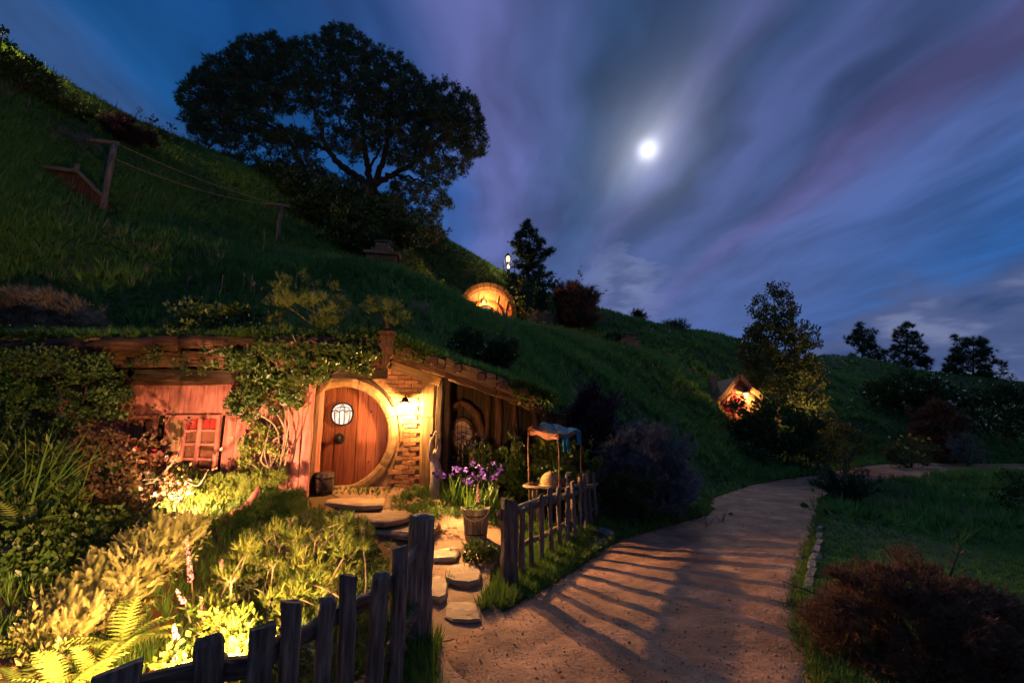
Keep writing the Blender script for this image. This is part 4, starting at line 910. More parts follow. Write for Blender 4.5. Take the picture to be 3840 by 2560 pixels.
def fence_far():
    t = thing('picket_fence', 'weathered fence with a round log top rail between two square posts beside the bucket', 'fence', (0,0,0))
    A = Vector((-.03, 5.62, 0)); B = Vector((1.63, 8.95, 0)); dr = (B-A).normalized(); rz = math.atan2(dr.y, dr.x)
    picket(t, A.x, A.y, -.05, .17, .17, .95, .45, 'flat', 50, name='gate_post')
    n = 11
    for i in range(n):
        s = .085+.80*i/(n-1); p = A.lerp(B, s); h = .90+random.gauss(0, .04)
        picket(t, p.x+random.gauss(0, .012), p.y, gz(p.x, p.y)-.05, random.uniform(.075, .105), .04, h, rz+random.gauss(0, .12), random.choice(('flat', 'round')), 60+i, tilt=(random.gauss(0, .03), random.gauss(0, .03)))
    rr = random.Random(4); pts = [A.lerp(B, s)+Vector((-.06, .02, .74-.04*s+rr.gauss(0, .008))) for s in np.linspace(-.015, .45, 9)]; V, F = tube(pts, [.062*rr.uniform(.9, 1.1) for _ in pts], 12, jit=.04); shade(obj('log_rail', V, F, M['fence'], t))
    pts = [A.lerp(B, s)+Vector((-.05, .02, .70+rr.gauss(0, .01))) for s in np.linspace(.42, 1.0, 9)]; V, F = tube(pts, [.04*rr.uniform(.85, 1.1) for _ in pts], 10, jit=.05); shade(obj('log_rail', V, F, M['fence'], t))
    pts = [A.lerp(B, s)+Vector((-.05, .02, .32+rr.gauss(0, .01))) for s in np.linspace(0, 1.0, 12)]; V, F = tube(pts, .03, 8, jit=.05); shade(obj('log_rail', V, F, M['fence'], t))
    picket(t, B.x-.10, B.y+.05, -.02, .14, .10, 1.08, rz, 'flat', 80, name='end_post', tilt=(.02, -.02)); picket(t, B.x+.06, B.y+.12, -.02, .11, .09, 1.05, rz, 'flat', 81, name='end_post', tilt=(-.03, .03))
fence_far()
# ================================================================ things in the front garden
def bucket():
    x, y = -.50, 7.0; t = thing('wooden_bucket', 'staved wooden bucket with a drooping rope handle standing on the stone walk', 'bucket', (x, y, gz(x, y)+.02))
    n = 14
    for i in range(n):
        a0 = 2*math.pi*i/n+.02; a1 = 2*math.pi*(i+1)/n-.02; V = []
        for z, r in ((0, .150), (.20, .170), (.40+random.uniform(-.006, .006), .190)):
            for a, q in ((a0, r), (a1, r), (a1, r-.018), (a0, r-.018)): V.append((math.cos(a)*q, math.sin(a)*q, z))
        F = [(b+k, b+(k+1) % 4, b+4+(k+1) % 4, b+4+k) for b in (0, 4) for k in range(4)]+[(3,2,1,0), (8,9,10,11)]; obj('stave', V, F, M['fence'], t)
    for z, r in ((.07, .158), (.31, .184)):
        V, F = tube([(math.cos(a)*r, math.sin(a)*r, z) for a in np.linspace(0, 2*math.pi, 29)], .008, 6, cap=False); obj('hoop', V, F, M['iron'], t)
    V, F = lathe([(.001, 0), (.16, .30), (.17, .31), (.001, .33)], 18); obj('potting_soil', V, F, M['soil'], t)
    rr = random.Random(3)
    pts = [(-.19*math.cos(a)*1.02, -.19*.3-.12*math.sin(a), .40+.02-.16*math.sin(a)+.0*rr.random()) for a in np.linspace(0, math.pi, 15)]; V, F = tube(pts, .010, 7, jit=.12); shade(obj('rope_handle', V, F, M['rope'], t))
    d = np.stack([rng.normal(0, .6, 40), rng.normal(0, .6, 40), np.ones(40)], 1); leaves('seedling', T_SLIM, np.stack([rng.uniform(-.1, .1, 40), rng.uniform(-.1, .1, 40), np.full(40, .32)], 1), d, rng.uniform(.06, .16, 40), M['turf'], t)
bucket()
def flowerpot(name, label, x, y, z, r, h, m, plant=None, group=None):
    t = thing(name, label, 'pot', (x, y, z), 0, group)
    V, F = lathe([(r*.68, 0), (r*.86, h*.7), (r*.92, h*.8), (r, h*.82), (r, h), (r*.86, h), (r*.8, h*.86), (.001, h*.86)], 16); shade(obj('pot_body', V, F, m, t))
    if plant: leaves('leaves', T_LEAF, np.array([[0, 0, h*.9]])+rng.normal(0, r*.35, (26, 3))*np.array([1, 1, .8])+np.array([0, 0, r*.5]), rng.normal(size=(26, 3))+np.array([0, 0, 1]), r*.6, plant, t)
def garden_things():
    # half barrel behind the porch post
    x, y = -3.02, 8.02; t = thing('barrel', 'dark half barrel tucked behind the porch post at the door', 'barrel', (x, y, gz(x, y)))
    V, F = lathe([(.135, 0), (.165, .16), (.155, .33), (.14, .34), (.001, .33)], 20, jit=.01); shade(obj('barrel_body', V, F, M['darkwood'], t))
    for z, r in ((.06, .149), (.26, .165)): V, F = tube([(math.cos(a)*r, math.sin(a)*r, z) for a in np.linspace(0, 2*math.pi, 25)], .009, 6, cap=False); obj('hoop', V, F, M['iron'], t)
    # rock by the corner post
    def rock(name, label, p, s, m, cat='rock', seed=1):
        bm = bmesh.new(); bmesh.ops.create_icosphere(bm, subdivisions=3, radius=1)
        rr = np.random.default_rng(seed); q = rr.normal(size=(5, 3))
        for v in bm.verts:
            n_ = v.co.copy(); f = 1+.16*math.sin(n_.dot(Vector(q[0]))*3)+.10*math.sin(n_.dot(Vector(q[1]))*5)+.05*math.sin(n_.dot(Vector(q[2]))*11); v.co = Vector((n_.x*s[0]*f, n_.y*s[1]*f, n_.z*s[2]*f))
        me = bpy.data.meshes.new(name); bm.to_mesh(me); bm.free(); me.materials.append(m); o = bpy.data.objects.new(name, me); col.objects.link(o); o.location = p; return tag(o, label, cat)
    rock('rock', 'rounded brown rock on the ground below the lantern', (-1.66, 8.15, .56), (.16, .12, .13), M['stone'], seed=4)
    rock('rock', 'small pale stone sitting on the shelf under the oval window', (-.66, 8.98, 1.235), (.12, .09, .055), M['pale'], seed=6)
    rock('rock', 'low rock at the path edge by the right fence end', Vector(on(1385, 1237, 0))+Vector((0,0,.05)), (.16, .13, .10), M['greystone'], seed=8)
    # bleached driftwood figure leaning on the corner
    V = []; rr = random.Random(9)
    T = [tube([(-1.24, 8.20, .45), (-1.28, 8.22, .7), (-1.24, 8.24, .95), (-1.29, 8.26, 1.15), (-1.25, 8.28, 1.32)], [.10, .085, .095, .075, .05], 10, jit=.09, seed=2),
         tube([(-1.29, 8.24, 1.05), (-1.36, 8.22, 1.25), (-1.345, 8.20, 1.47), (-1.27, 8.20, 1.62), (-1.20, 8.21, 1.58)], [.05, .035, .025, .022, .016], 8, jit=.08, seed=3),
         tube([(-1.24, 8.24, 1.2), (-1.21, 8.22, 1.38), (-1.23, 8.20, 1.50)], [.04, .03, .02], 8, jit=.1, seed=4)]
    V, F = tubes(T); tag(shade(obj('driftwood_sculpture', V, F, M['pale'])), 'bleached twisted driftwood pole leaning at the right corner post', 'driftwood')
    # dark box under the oval window
    x, y = -1.02, 8.85; t = thing('wooden_box', 'dark wooden crate standing below the oval window', 'box', (x, y, gz(x, y)))
    for i in range(4):
        for (a, b, c, d_) in ((-.19, -.15, .19, -.15), (-.19, .15, .19, .15), (-.19, -.15, -.19, .15), (.19, -.15, .19, .15)):
            beam('slat', (a, b, .06+i*.115), (c, d_, .06+i*.115), .02, .10, M['darkwood'], t, jit=.002, rings=3)
    beam('lid', (-.2, 0, .50), (.2, 0, .50), .34, .025, M['darkwood'], t, jit=.002)
    # display table with its canopy
    t = thing('table', 'plank table with round-edged top and stick legs behind the right fence', 'table', (.62, 8.0, 0)); zt = .79
    V, F = lathe([(.001, 0), (.44, 0), (.455, .015), (.44, .035), (.001, .035)], 26, jit=.008); o = obj('table_top', V, F, M['fence'], t, loc=(0, 0, zt-.035)); o.scale = (1, .72, 1)
    beam('table_top', (.1, .14, zt-.045), (.72, .34, zt-.045), .30, .035, M['fence'], t)
    for (a, b) in ((-.28, -.18), (.27, -.2), (-.2, .22), (.62, .25), (.30, .24)): beam('leg', (a*1.05, b*1.1, -.02), (a, b, zt-.04), .06, .06, M['rail'], t, jit=.004)
    T = thing('straw_skep', 'domed straw beehive on the table behind the fence', 'beehive', (.60, 7.86, zt+.004))
    V, F = lathe([(.185, 0), (.19, .012), (.15, .018), (.145, .03), (.148, .06), (.14, .10), (.12, .145), (.085, .18), (.04, .20), (.012, .205), (.012, .225), (.001, .226)], 24); shade(obj('dome', V, F, M['straw'], T))
    V, F = tubes([tube([(math.cos(a)*r, math.sin(a)*r, z) for a in np.linspace(0, 2*math.pi, 25)], .010, 5, cap=False) for r, z in ((.148, .02), (.150, .045), (.149, .07), (.143, .095), (.132, .12), (.115, .145), (.092, .168), (.06, .188))]); obj('coil', V, F, M['straw'], T)
    flowerpot('clay_pot', 'dark squat jar right beside the straw beehive', .80, 7.80, zt+.003, .06, .11, M['tin'])
    flowerpot('clay_pot', 'blue-grey jug standing behind the dark squat jar on the table', .91, 8.08, zt+.003, .055, .14, M['tin'], M['silver'])
    flowerpot('clay_pot', 'terracotta pot with dry red leaves on the right end of the table', 1.12, 8.16, zt-.02, .06, .12, M['clay'], M['bronze'])
    rock('bread_loaf', 'small heap of dried brown pods at the left end of the table', (.33, 7.92, zt+.02), (.085, .06, .03), M['log'], 'dried pods', seed=3)
    # canopy on four thin poles
    x0, y0 = .30, 8.15; C = [(.27, 8.05, 1.655), (.72, 7.66, 1.545), (1.14, 8.2, 1.62), (.58, 8.62, 1.75)]
    t = thing('canopy', 'small square cloth canopy in faded red and teal on four thin poles', 'canopy', (0,0,0))
    for (x, y, z) in C: rr = random.Random(int(x*99)); V, F = tube([(x+rr.gauss(0, .006), y+rr.gauss(0, .006), q) for q in np.linspace(.02, z, 7)], .011, 7, jit=.06); obj('pole', V, F, M['log'], t)
    for i in range(4): V, F = tube([Vector(C[i]), (Vector(C[i])+Vector(C[(i+1) % 4]))/2-Vector((0,0,.012)), Vector(C[(i+1) % 4])], .011, 6); obj('top_rail', V, F, M['log'], t)
    def sheet(name, fn, nu, nv, m):
        V = [fn(i/nu, j/nv) for i in range(nu+1) for j in range(nv+1)]; F = [(i*(nv+1)+j, i*(nv+1)+j+1, (i+1)*(nv+1)+j+1, (i+1)*(nv+1)+j) for i in range(nu) for j in range(nv)]
        o = obj(name, V, F, m, t); s_ = o.modifiers.new('thick', 'SOLIDIFY'); s_.thickness = .006; shade(o); return o
    Cv = [Vector(c) for c in C]
    def roofp(u, v):
        p = (Cv[0].lerp(Cv[3], v)).lerp(Cv[1].lerp(Cv[2], v), u); s = 16*u*(1-u)*v*(1-v); return tuple(p+Vector((0, 0, .02+.015*math.sin(u*14+v*9)-.03*s)))
    sheet('cloth_roof', lambda u, v: roofp(u*1.02-.01, v*.56), 14, 10, M['cloth_r']); sheet('cloth_roof', lambda u, v: roofp(u*1.02-.01, .56+v*.45), 14, 10, M['cloth_b'])
    def hang(i, a, b, dep, m, ph): return sheet('valance', lambda u, v: tuple(Cv[i].lerp(Cv[(i+1) % 4], a+(b-a)*u)+Vector((.012*math.sin(u*9+ph), -.014+.01*math.sin(u*7+ph), .02-v*dep*(1+.25*math.sin(u*11+ph))))), 14, 4, m)
    hang(0, 0, 1, .09, M['cloth_r'], 1); hang(3, 0, 1, .09, M['cloth_r'], 2); hang(1, .0, 1, .06, M['cloth_r'], 3); hang(1, .18, .30, .22, M['cloth_b'], 1); hang(1, .36, .50, .26, M['cloth_b'], 2); hang(1, .85, 1.0, .20, M['cloth_b'], 4)
    # rusty hoop lying under the mossy ledge
    V, F = tube([at(478+115*math.sin(a*.5*math.pi)*a**.0, 1178-52*a**1.6+10*math.sin(a*5), 6.75) for a in np.linspace(0, 1, 12)], [.03,.04,.05,.055,.05,.045,.05,.055,.05,.04,.03,.015], 8, jit=.1); tag(shade(obj('fallen_branch', V, F, M['board'])), 'curved reddish fallen limb below the mossy ledge', 'branch')
garden_things()
# ================================================================ things on the hill
def clothesline():
    tops = []
    for (dx, dy, Y, H, lab, br, ax) in ((232, 495, 13.0, 2.2, 'taller grey clothesline post left on the slope, with a forked crossbar', .085, -.5), (635, 572, 18.5, 1.85, 'shorter clothesline post in the middle of the slope', .085, .35)):
        x, y, _ = at(dx, dy, Y); z = gz(x, y); t = thing('clothesline_post', lab, 'post', (x, y, z-.2), 0, 'clothesline posts')
        V, F = tube([(0, 0, 0), (.02, 0, .7), (.03, 0, 1.4), (.06, 0, H+.2)], [br*1.1, br, br*.95, br*.9], 9, jit=.05); shade(obj('pole', V, F, M['fence'], t))
        a = Vector((-.48, -.30, H+.14)); b = Vector((.34, .12, H+.22)) if Y > 15 else Vector((.12, .1, H+.27)); V, F = tube([a, (a+b)/2+Vector((0,0,.03)), b], [.05, .06, .055], 8, jit=.08); shade(obj('crossbar', V, F, M['fence'], t))
        tops.append((Vector((x, y, z-.2))+b, Vector((x, y, z-.2))+a))
    for k, lab in ((0, 'upper rope strung between the two clothesline posts'), (1, 'lower rope strung between the two clothesline posts')):
        a = tops[0][k]+Vector((0,0,-.02-.45*k*0)); b = tops[1][k]; a = a if k == 0 else tops[0][0]+Vector((-.02, .0, -.5)); n = 20
        V, F = tube([a.lerp(b, i/n)-Vector((0, 0, .2*4*(i/n)*(1-i/n))) for i in range(n+1)], .012, 5); tag(obj('clothesline_rope', V, F, M['rope']), lab, 'rope')
clothesline()
def laundry():
    items = [((484, 352), .55, .40, 'laundryb', 'teal cloth'), ((502, 358), .40, .45, 'laundry', 'narrow pale cloth'), ((524, 374), .42, .42, 'laundry', 'pale shirt'), ((549, 388), .62, .62, 'laundry', 'pinkish sheet')]
    P = [Vector(at(455, 335, 25)), Vector(at(580, 398, 25))]
    for p, l in zip(P, ('left pole of the distant laundry line under the big pine', 'right pole of the distant laundry line under the big pine')):
        z = gz(p.x, p.y); V, F = tube([(p.x, p.y, z-.2), (p.x, p.y, p.z+.1)], .05, 7); tag(obj('laundry_pole', V, F, M['darkwood']), l, 'pole')
    V, F = tube([P[0], (P[0]+P[1])/2-Vector((0,0,.03)), P[1]], .01, 5); tag(obj('laundry_rope', V, F, M['rope']), 'short rope of the distant laundry line on the skyline', 'rope')
    for (c, w, h, m, l) in items:
        q = Vector(at(c[0], c[1], 25.0)); s = (q.x-P[0].x)/(P[1].x-P[0].x); top = P[0].lerp(P[1], s); dr = (P[1]-P[0]).normalized(); V = []; n, k = 8, 5
        for i in range(n+1):
            for j in range(k+1): V.append(tuple(top+dr*(i/n-.5)*w+Vector((.0, .05*math.sin(i*1.1+j*.5)*j/k, -h*j/k))))
        F = [(i*(k+1)+j, i*(k+1)+j+1, (i+1)*(k+1)+j+1, (i+1)*(k+1)+j) for i in range(n) for j in range(k)]
        tag(obj('hanging_cloth', V, F, M[m]), l+' hanging on the distant laundry line under the pine', 'laundry', 'laundry on the distant line')
laundry()
def dormer():
    Y = 12.8; p = Vector(at(176, 392, Y)); t = thing('gabled_dormer', 'little dark gabled roof poking out of the grass left of the taller post', 'dormer', (p.x, p.y, p.z), R(18))
    for (a, b) in (((-.98, 0, -.02), (0, -.02, 0)), ((0, -.02, 0), (.82, 0, -.78))):
        beam('bargeboard', a, b, .10, .10, M['fence'], t, jit=.006)
    V, F = prism([(-.92, -.05), (0, -.05), (.72, -.75), (.40, -1.2), (-.5, -1.0)], .05, .12); obj('front_wall', V, F, M['log'], t)
    V, F = prism([(-.98, -.02), (0, 0), (.82, -.76), (.80, -.84), (0, -.07), (-.98, -.09)], .0, 1.6); obj('roof', V, F, M['darkwood'], t)
    V, F = roughbox(.10, .10, .22, 4, .004, 'cap'); obj('finial', V, F, M['fence'], t, loc=(0, -.02, -.02))
dormer()
def chimney(label, dx, dy, Y, tiers, m):
    p = Vector(at(dx, dy, Y)); z = gz(p.x, p.y)-.15; t = thing('brick_chimney', label, 'chimney', (p.x, p.y, z), R(12))
    q = 0
    for (w, h) in tiers:
        rows = max(1, int(h/.1)); rh = h/rows
        for r_ in range(rows):
            ww = w*(1+random.uniform(-.02, .02)); nb = max(2, int(ww/.26)); bw = ww/nb
            for side in range(4):
                for i in range(nb):
                    V, F = roughbox(bw-.012, .11, rh-.01, 2, .003); o = obj('brick', V, F, m, t, mtx=Matrix.Rotation(side*math.pi/2, 4, 'Z')@Matrix.Translation((-ww/2+bw*(i+.5)*((ww-.11)/ww), -ww/2+.055, q)))
            q += rh
        V, F = roughbox(w-.16, w-.16, h, 2, .0); obj('core', V, F, M['mortar'], t, loc=(0, 0, q-h))
    V, F = roughbox(tiers[-1][0]*1.25, tiers[-1][0]*1.25, .07, 2, .004); obj('cap_slab', V, F, M['greystone'], t, loc=(0, 0, q))
chimney('stepped brick chimney rising from the grass below the dark hedge', 878, 612, 17.0, [(1.05, .5), (1.25, .12), (.75, .2), (.50, .25)], M['brick'])
chimney('low reddish chimney stub on the far grassy slope', 1438, 785, 24.5, [(1.1, .45), (.7, .35)], M['brick'])
def lamp_post():
    x, y, z = at(1167, 592, 32.5); zb = gz(x, y)
    t = thing('lamp_post', 'lamp post with two lit lanterns on the crest beside the small conifer', 'lamp post', (x, y, zb))
    V, F = tube([(0, 0, -.2), (0, 0, z-zb-.3)], .06, 8); obj('pole', V, F, M['darkwood'], t)
    V, F = tubes([tube([(a, .03, 0), (a, .03, 1.5)], .035, 5) for a in (-.3, .1, .45)]+[tube([(-.4, .03, h_), (.6, .03, h_)], .03, 5) for h_ in (.5, 1.1)]); obj('railing', V, F, M['darkwood'], t)
    lantern('post_lantern', 'upper bright lantern on the crest lamp post', (x, y, z), 2.3, 'lampfar'); lantern('post_lantern', 'lower dimmer lantern on the crest lamp post', (x+.02, y-.05, z-.62), 1.3, 'lampglass')
    lamp('POINT', (x+.0, y-.15, z-.05), 90, (1.0, .60, .18), .08)
lamp_post()

# the moon itself, and the clouds' gap round it is in the sky
bm = bmesh.new(); bmesh.ops.create_uvsphere(bm, u_segments=32, v_segments=20, radius=12); me = bpy.data.meshes.new('moon'); bm.to_mesh(me); bm.free(); me.materials.append(M['moon'])
moon = bpy.data.objects.new('moon', me); col.objects.link(moon); moon.location = MOON*1800; tag(moon, 'bright full moon shining through thin streaked cloud', 'moon')
# ================================================================ trees
def smooth_pts(P, s=5):
    P = [Vector(p) for p in P]; out = []
    for i in range(len(P)-1):
        p0 = P[max(i-1, 0)]; p1 = P[i]; p2 = P[i+1]; p3 = P[min(i+2, len(P)-1)]
        for j in range(s):
            t = j/s; out.append(.5*((2*p1)+(p2-p0)*t+(2*p0-5*p1+4*p2-p3)*t*t+(3*p1-p0-3*p2+p3)*t**3))
    out.append(P[-1]); return out
def polypts(poly, n):
    P = np.array(poly, float); lo, hi = P.min(0), P.max(0); out = np.zeros((0, 2))
    while len(out) < n:
        q = rng.uniform(lo, hi, (n*3, 2)); out = np.r_[out, q[inpoly(q[:, 0], q[:, 1], P)]]
    return out[:n]
def survey_tree(name, label, Y, limbs, crowns, bark, leafm, T, cat='tree', trunk_r=.4, depth=4.0, cr=.5, per=14, size=.35, group=None, holes=None, twig_r=.03, minz=None):
    """limbs and crown outlines come from a survey of the tree; the crown gets its own depth about the trunk"""
    t = None; nodes = []; T_ = []
    for li, (pts, r0, r1, dd) in enumerate(limbs):
        n = len(pts); P = [Vector(at(dx, dy, Y+dd*i/(n-1))) for i, (dx, dy) in enumerate(pts)]
        if li == 0:
            b = P[0]; base = Vector((b.x, b.y, gz(b.x, b.y)-.3)); P = [base]+P
            t = thing(name, label, cat, base, 0, group)
        S = smooth_pts(P, 6); m_ = len(S); rr = random.Random(li)
        S = [s+Vector((rr.gauss(0, .045), rr.gauss(0, .045), rr.gauss(0, .045)))*(1 if 0 < k < m_-1 else 0)*min(1, trunk_r*2.5) for k, s in enumerate(S)]
        T_.append(tube(S, [(r0+(r1-r0)*(k/(m_-1))**.7)*(.85 if li else 1) for k in range(m_)], 9, jit=.05, seed=li)); nodes += S[2 if li == 0 else 0:]
    cen = []
    for poly, n in crowns:
        q = polypts(poly, n); c = np.array(poly, float).mean(0); w = np.ptp(np.array(poly, float), axis=0)
        for dx, dy in q:
            e = min(1, math.hypot((dx-c[0])/(w[0]*.5), (dy-c[1])/(w[1]*.5))); y = Y+rng.normal(0, depth*.5)*math.sqrt(max(.08, 1-e*e*.8)); y = min(max(y, Y-depth), Y+depth); cen.append(at(dx, dy, y))
    cen = np.array(cen)
    if minz is not None: cen = cen[cen[:, 2] > hz(cen[:, 0], cen[:, 1])+minz]
    nd = np.array([tuple(v) for v in nodes]); tw = []
    order = np.argsort(np.linalg.norm(cen-nd.mean(0), axis=1)); net = list(nd)
    for k, i in enumerate(order):
        A = np.array(net); d = np.linalg.norm(A-cen[i], axis=1); j = d.argmin(); a = Vector(A[j]); b = Vector(cen[i]); L_ = (b-a).length
        if L_ < .08: continue
        mid = (a+b)/2+Vector(tuple(rng.normal(0, .12*L_, 3)))-Vector((0, 0, .06*L_)); net.append(np.array(mid))
        if k % 1 == 0: net.append(cen[i])
        tw.append(tube([a, mid, b], [min(twig_r*1.6, .02+.03*L_), twig_r, twig_r*.35], 4, cap=False))
    V, F = tubes(T_); o = obj('trunk', np.array([tuple(v) for v in V])-np.array(tuple(base)), F, bark, t); shade(o)
    V, F = tubes(tw); o = obj('branches', np.array([tuple(v) for v in V])-np.array(tuple(base)), F, bark, t)
    rads = cr*rng.uniform(.55, 1.3, len(cen)); n = int(per*len(cen)); p, d, k = clumps(n, cen, rads, flat=.75)
    cv = rng.uniform(.1, .8, len(cen))[k]; var = np.clip(cv+rng.normal(0, .15, n), 0, 1)
    dirs = d*.8+np.array([0, 0, .6])+rng.normal(0, .35, (n, 3)); s = size*rng.uniform(.6, 1.25, n)
    o = leaves('crown', T, p-np.array(tuple(base)), dirs, s, leafm, t, var=var); print(name, len(cen), n)
    return t
pine_limbs = [([(848,455),(850,428)], .62, .5, 0),
  ([(850,432),(825,410),(790,385),(755,345),(738,300),(722,250),(700,190)], .38, .08, -1.0), ([(852,430),(848,390),(838,340),(834,290),(822,220),(800,150)], .34, .07, .8),
  ([(855,425),(875,385),(888,340),(893,290),(900,230),(895,170)], .30, .07, -.6), ([(858,425),(890,405),(935,385),(975,350),(1020,310),(1060,280)], .30, .06, 1.5),
  ([(730,460),(705,405),(685,365),(665,325),(620,290),(560,265)], .34, .08, 1.0), ([(700,400),(650,375),(600,378),(550,388),(495,368),(455,330)], .16, .04, -1.5),
  ([(865,440),(895,478),(935,510),(985,545)], .16, .05, -1.5), ([(885,400),(930,405),(985,425),(1030,455)], .14, .04, 1.5), ([(755,345),(700,320),(640,300),(580,300),(500,300)], .18, .04, 1.5),
  ([(850,380),(870,350),(868,310),(850,270)], .12, .05, 1.5), ([(893,300),(940,270),(990,250),(1040,230)], .15, .04, -1.5), ([(838,340),(800,310),(780,280),(770,230)], .14, .04, -1.5), ([(885,480),(900,520),(960,560)], .12, .04, .5)]
upper = [(405,235),(432,190),(470,150),(488,130),(500,150),(530,112),(560,88),(592,100),(618,78),(640,88),(655,112),(690,92),(712,100),(735,98),(752,62),(775,58),(795,72),(815,70),(838,90),(850,112),(885,122),(930,142),(960,170),(985,192),(1035,192),(1060,215),(1085,225),(1100,258),(1108,300),(1112,345),(1082,362),(1040,330),(985,345),(935,325),(905,318),(880,300),(842,292),(800,285),(770,262),(735,268),(700,262),(655,262),(610,288),(565,312),(520,300),(470,310),(430,300),(412,270)]
core = [(470,170),(530,120),(620,95),(760,80),(860,125),(960,185),(1060,235),(1085,290),(960,280),(850,250),(740,210),(640,215),(560,255),(500,250)]
TIPS = []
for a_, b_ in zip(upper[:37], upper[1:37]):
    k_ = max(1, int(math.hypot(a_[0]-b_[0], a_[1]-b_[1])/17))
    TIPS += [(a_[0]+(b_[0]-a_[0])*(j_+.5)/k_, a_[1]+(b_[1]-a_[1])*(j_+.5)/k_) for j_ in range(k_)]
survey_tree('pine_tree', 'huge dark spreading pine with a leaning umbrella crown on top of the hill', 29.0, pine_limbs,
  [(upper, 1750), (core, 500), ([(700,275),(860,290),(900,340),(830,370),(760,350)], 80), *[([(x_-7, y_+8), (x_, y_-17), (x_+7, y_+8)], 6) for x_, y_ in TIPS], ([(430,250),(470,170),(600,130),(640,215),(560,290),(450,295)], 260), ([(850,250),(960,190),(1070,240),(1095,340),(1000,330),(880,300)], 260), ([(430,300),(520,300),(610,290),(690,290),(745,330),(720,345),(640,330),(570,338),(500,340),(440,325)], 190), ([(430,325),(500,348),(560,352),(600,372),(560,388),(480,375),(440,350)], 60),
   ([(540,395),(600,380),(680,385),(740,385),(760,420),(700,430),(610,420),(560,425)], 190), ([(520,335),(640,335),(720,350),(760,372),(700,392),(600,378)], 90), ([(590,300),(680,295),(730,325),(640,330)], 70), ([(780,290),(880,300),(950,330),(880,350),(800,340)], 60), ([(720,395),(800,400),(860,440),(930,450),(900,470),(760,450)], 60), ([(905,330),(1000,350),(1085,370),(1078,400),(1040,415),(1000,440),(960,400),(900,390),(880,350)], 190),
   ([(900,400),(960,410),(1025,440),(1040,478),(1010,500),(1030,540),(1018,572),(970,566),(930,520),(895,470)], 210), ([(745,395),(800,410),(830,440),(770,445),(735,425)], 24), ([(760,300),(830,330),(820,380),(790,360),(760,330)], 24)],
  M['bark'], M['pine'], T_NEEDLE, trunk_r=.6, depth=4.6, cr=.25, per=14, size=.26, twig_r=.022)
def outline(cx, base, top, w, n=10, conic=1.0, seed=0):
    rr = random.Random(seed); L_ = []; R_ = []
    for i in range(n+1):
        t = i/n; y = base+(top-base)*t; ww = w*(1-t)**conic*(.9+.25*rr.random())+1.5
        L_.append((cx-ww, y)); R_.append((cx+ww, y))
    return L_+R_[::-1]
def conifer(name, label, dx, base, top, w, Y, m, T=T_NEEDLE, whorls=11, per=26, size=.3, group=None, seed=1, spread=1.0, rise=.25):
    """a conifer of level branches in whorls, loosening towards the tips"""
    rr = random.Random(seed); b = Vector(at(dx, base, Y)); a = Vector(at(dx, top, Y)); H = a.z-b.z; Wd = abs(at(dx+w, base, Y)[0]-b.x); zb = gz(b.x, b.y)
    root = Vector((b.x, b.y, min(zb, b.z)-.1)); H = a.z-root.z; t = thing(name, label, 'tree', root, 0, group)
    T_ = [tube([(0, 0, 0), (.05*H*.1, 0, H*.5), (0, 0, H*.99)], [.05*H*.5, .03*H*.5, .01], 7, jit=.05)]; cen = []; cr = []; dr = []
    lo = (b.z-root.z)/H
    for i in range(whorls):
        f = lo+(1-lo)*(i+.5)/whorls; z = H*f; L_ = Wd*((1-(f-lo)/(1-lo))**.8)*1.05+.12
        for k in range(rr.randint(3, 5)):
            an = rr.uniform(0, 2*math.pi); l = L_*rr.uniform(.35, 1.25); e = Vector((math.cos(an)*l, math.sin(an)*l, z+l*rise+rr.gauss(0, .05*H*.1)))
            T_.append(tube([(0, 0, z-.05*l), e*.5+Vector((0, 0, z*.5-.05*l)), e], [.02+.012*l, .02, .006], 4, cap=False))
            m_ = max(3, int(l/.22))
            for q in range(m_):
                s = (q+1)/m_; cen.append(tuple(Vector((0, 0, z)).lerp(e, s))); cr.append(.07+.14*l*(1-s)*.8); dr.append((math.cos(an), math.sin(an), rise+.1))
    V, F = tubes(T_); obj('trunk', V, F, M['bark'], t)
    cen = np.array(cen); n = int(per*len(cen)/3); p, d, k = clumps(n, cen, np.array(cr)*spread, flat=.35); dirs = np.array(dr)[k]*.9+d*.6+rng.normal(0, .25, (n, 3))
    leaves('crown', T, p, dirs, size*rng.uniform(.6, 1.2, n), m, t); return t
def ctree(name, label, dx, base, top, Y, poly, n, cr, size, depth, group=None, twig=.02, seedl=(0,)):
    c = sum(p[0] for p in poly)/len(poly); L_ = [([(dx, base), (dx+1, (base+top)/2), (dx, top)], .16*Y/32, .02, 0)]
    lo = min(p[0] for p in poly); hi = max(p[0] for p in poly)
    for k, f in enumerate((.25, .38, .5, .62, .75)):
        y = base+(top-base)*f; w = (1-f)*.9+.1
        L_.append(([(dx, y+8), (dx-(dx-lo)*.45*w, y+1), (dx-(dx-lo)*.9*w, y-8)], .05*Y/32, .012, 1.0 if k % 2 else -1)); L_.append(([(dx, y+3), (dx+(hi-dx)*.45*w, y-3), (dx+(hi-dx)*.9*w, y-10)], .05*Y/32, .012, -1.0 if k % 2 else 1))
    survey_tree(name, label, Y+(8 if Y > 50 else 0), L_, [(poly, n)], M['bark'], M['conifer'], T_NEEDLE, trunk_r=.15, depth=depth, cr=cr, per=11, size=size, group=group, twig_r=twig)
ctree('small_conifer', 'small dark conifer with upswept branches beside the crest lamp post', 1214, 680, 512, 32.0, [(1213,506),(1222,528),(1232,524),(1236,545),(1250,548),(1246,566),(1276,574),(1262,586),(1244,596),(1254,612),(1240,622),(1270,630),(1252,650),(1225,652),(1190,655),(1172,645),(1182,612),(1176,590),(1188,578),(1160,548),(1186,556),(1188,530),(1200,534),(1204,515)], 190, .13, .34, 1.1)
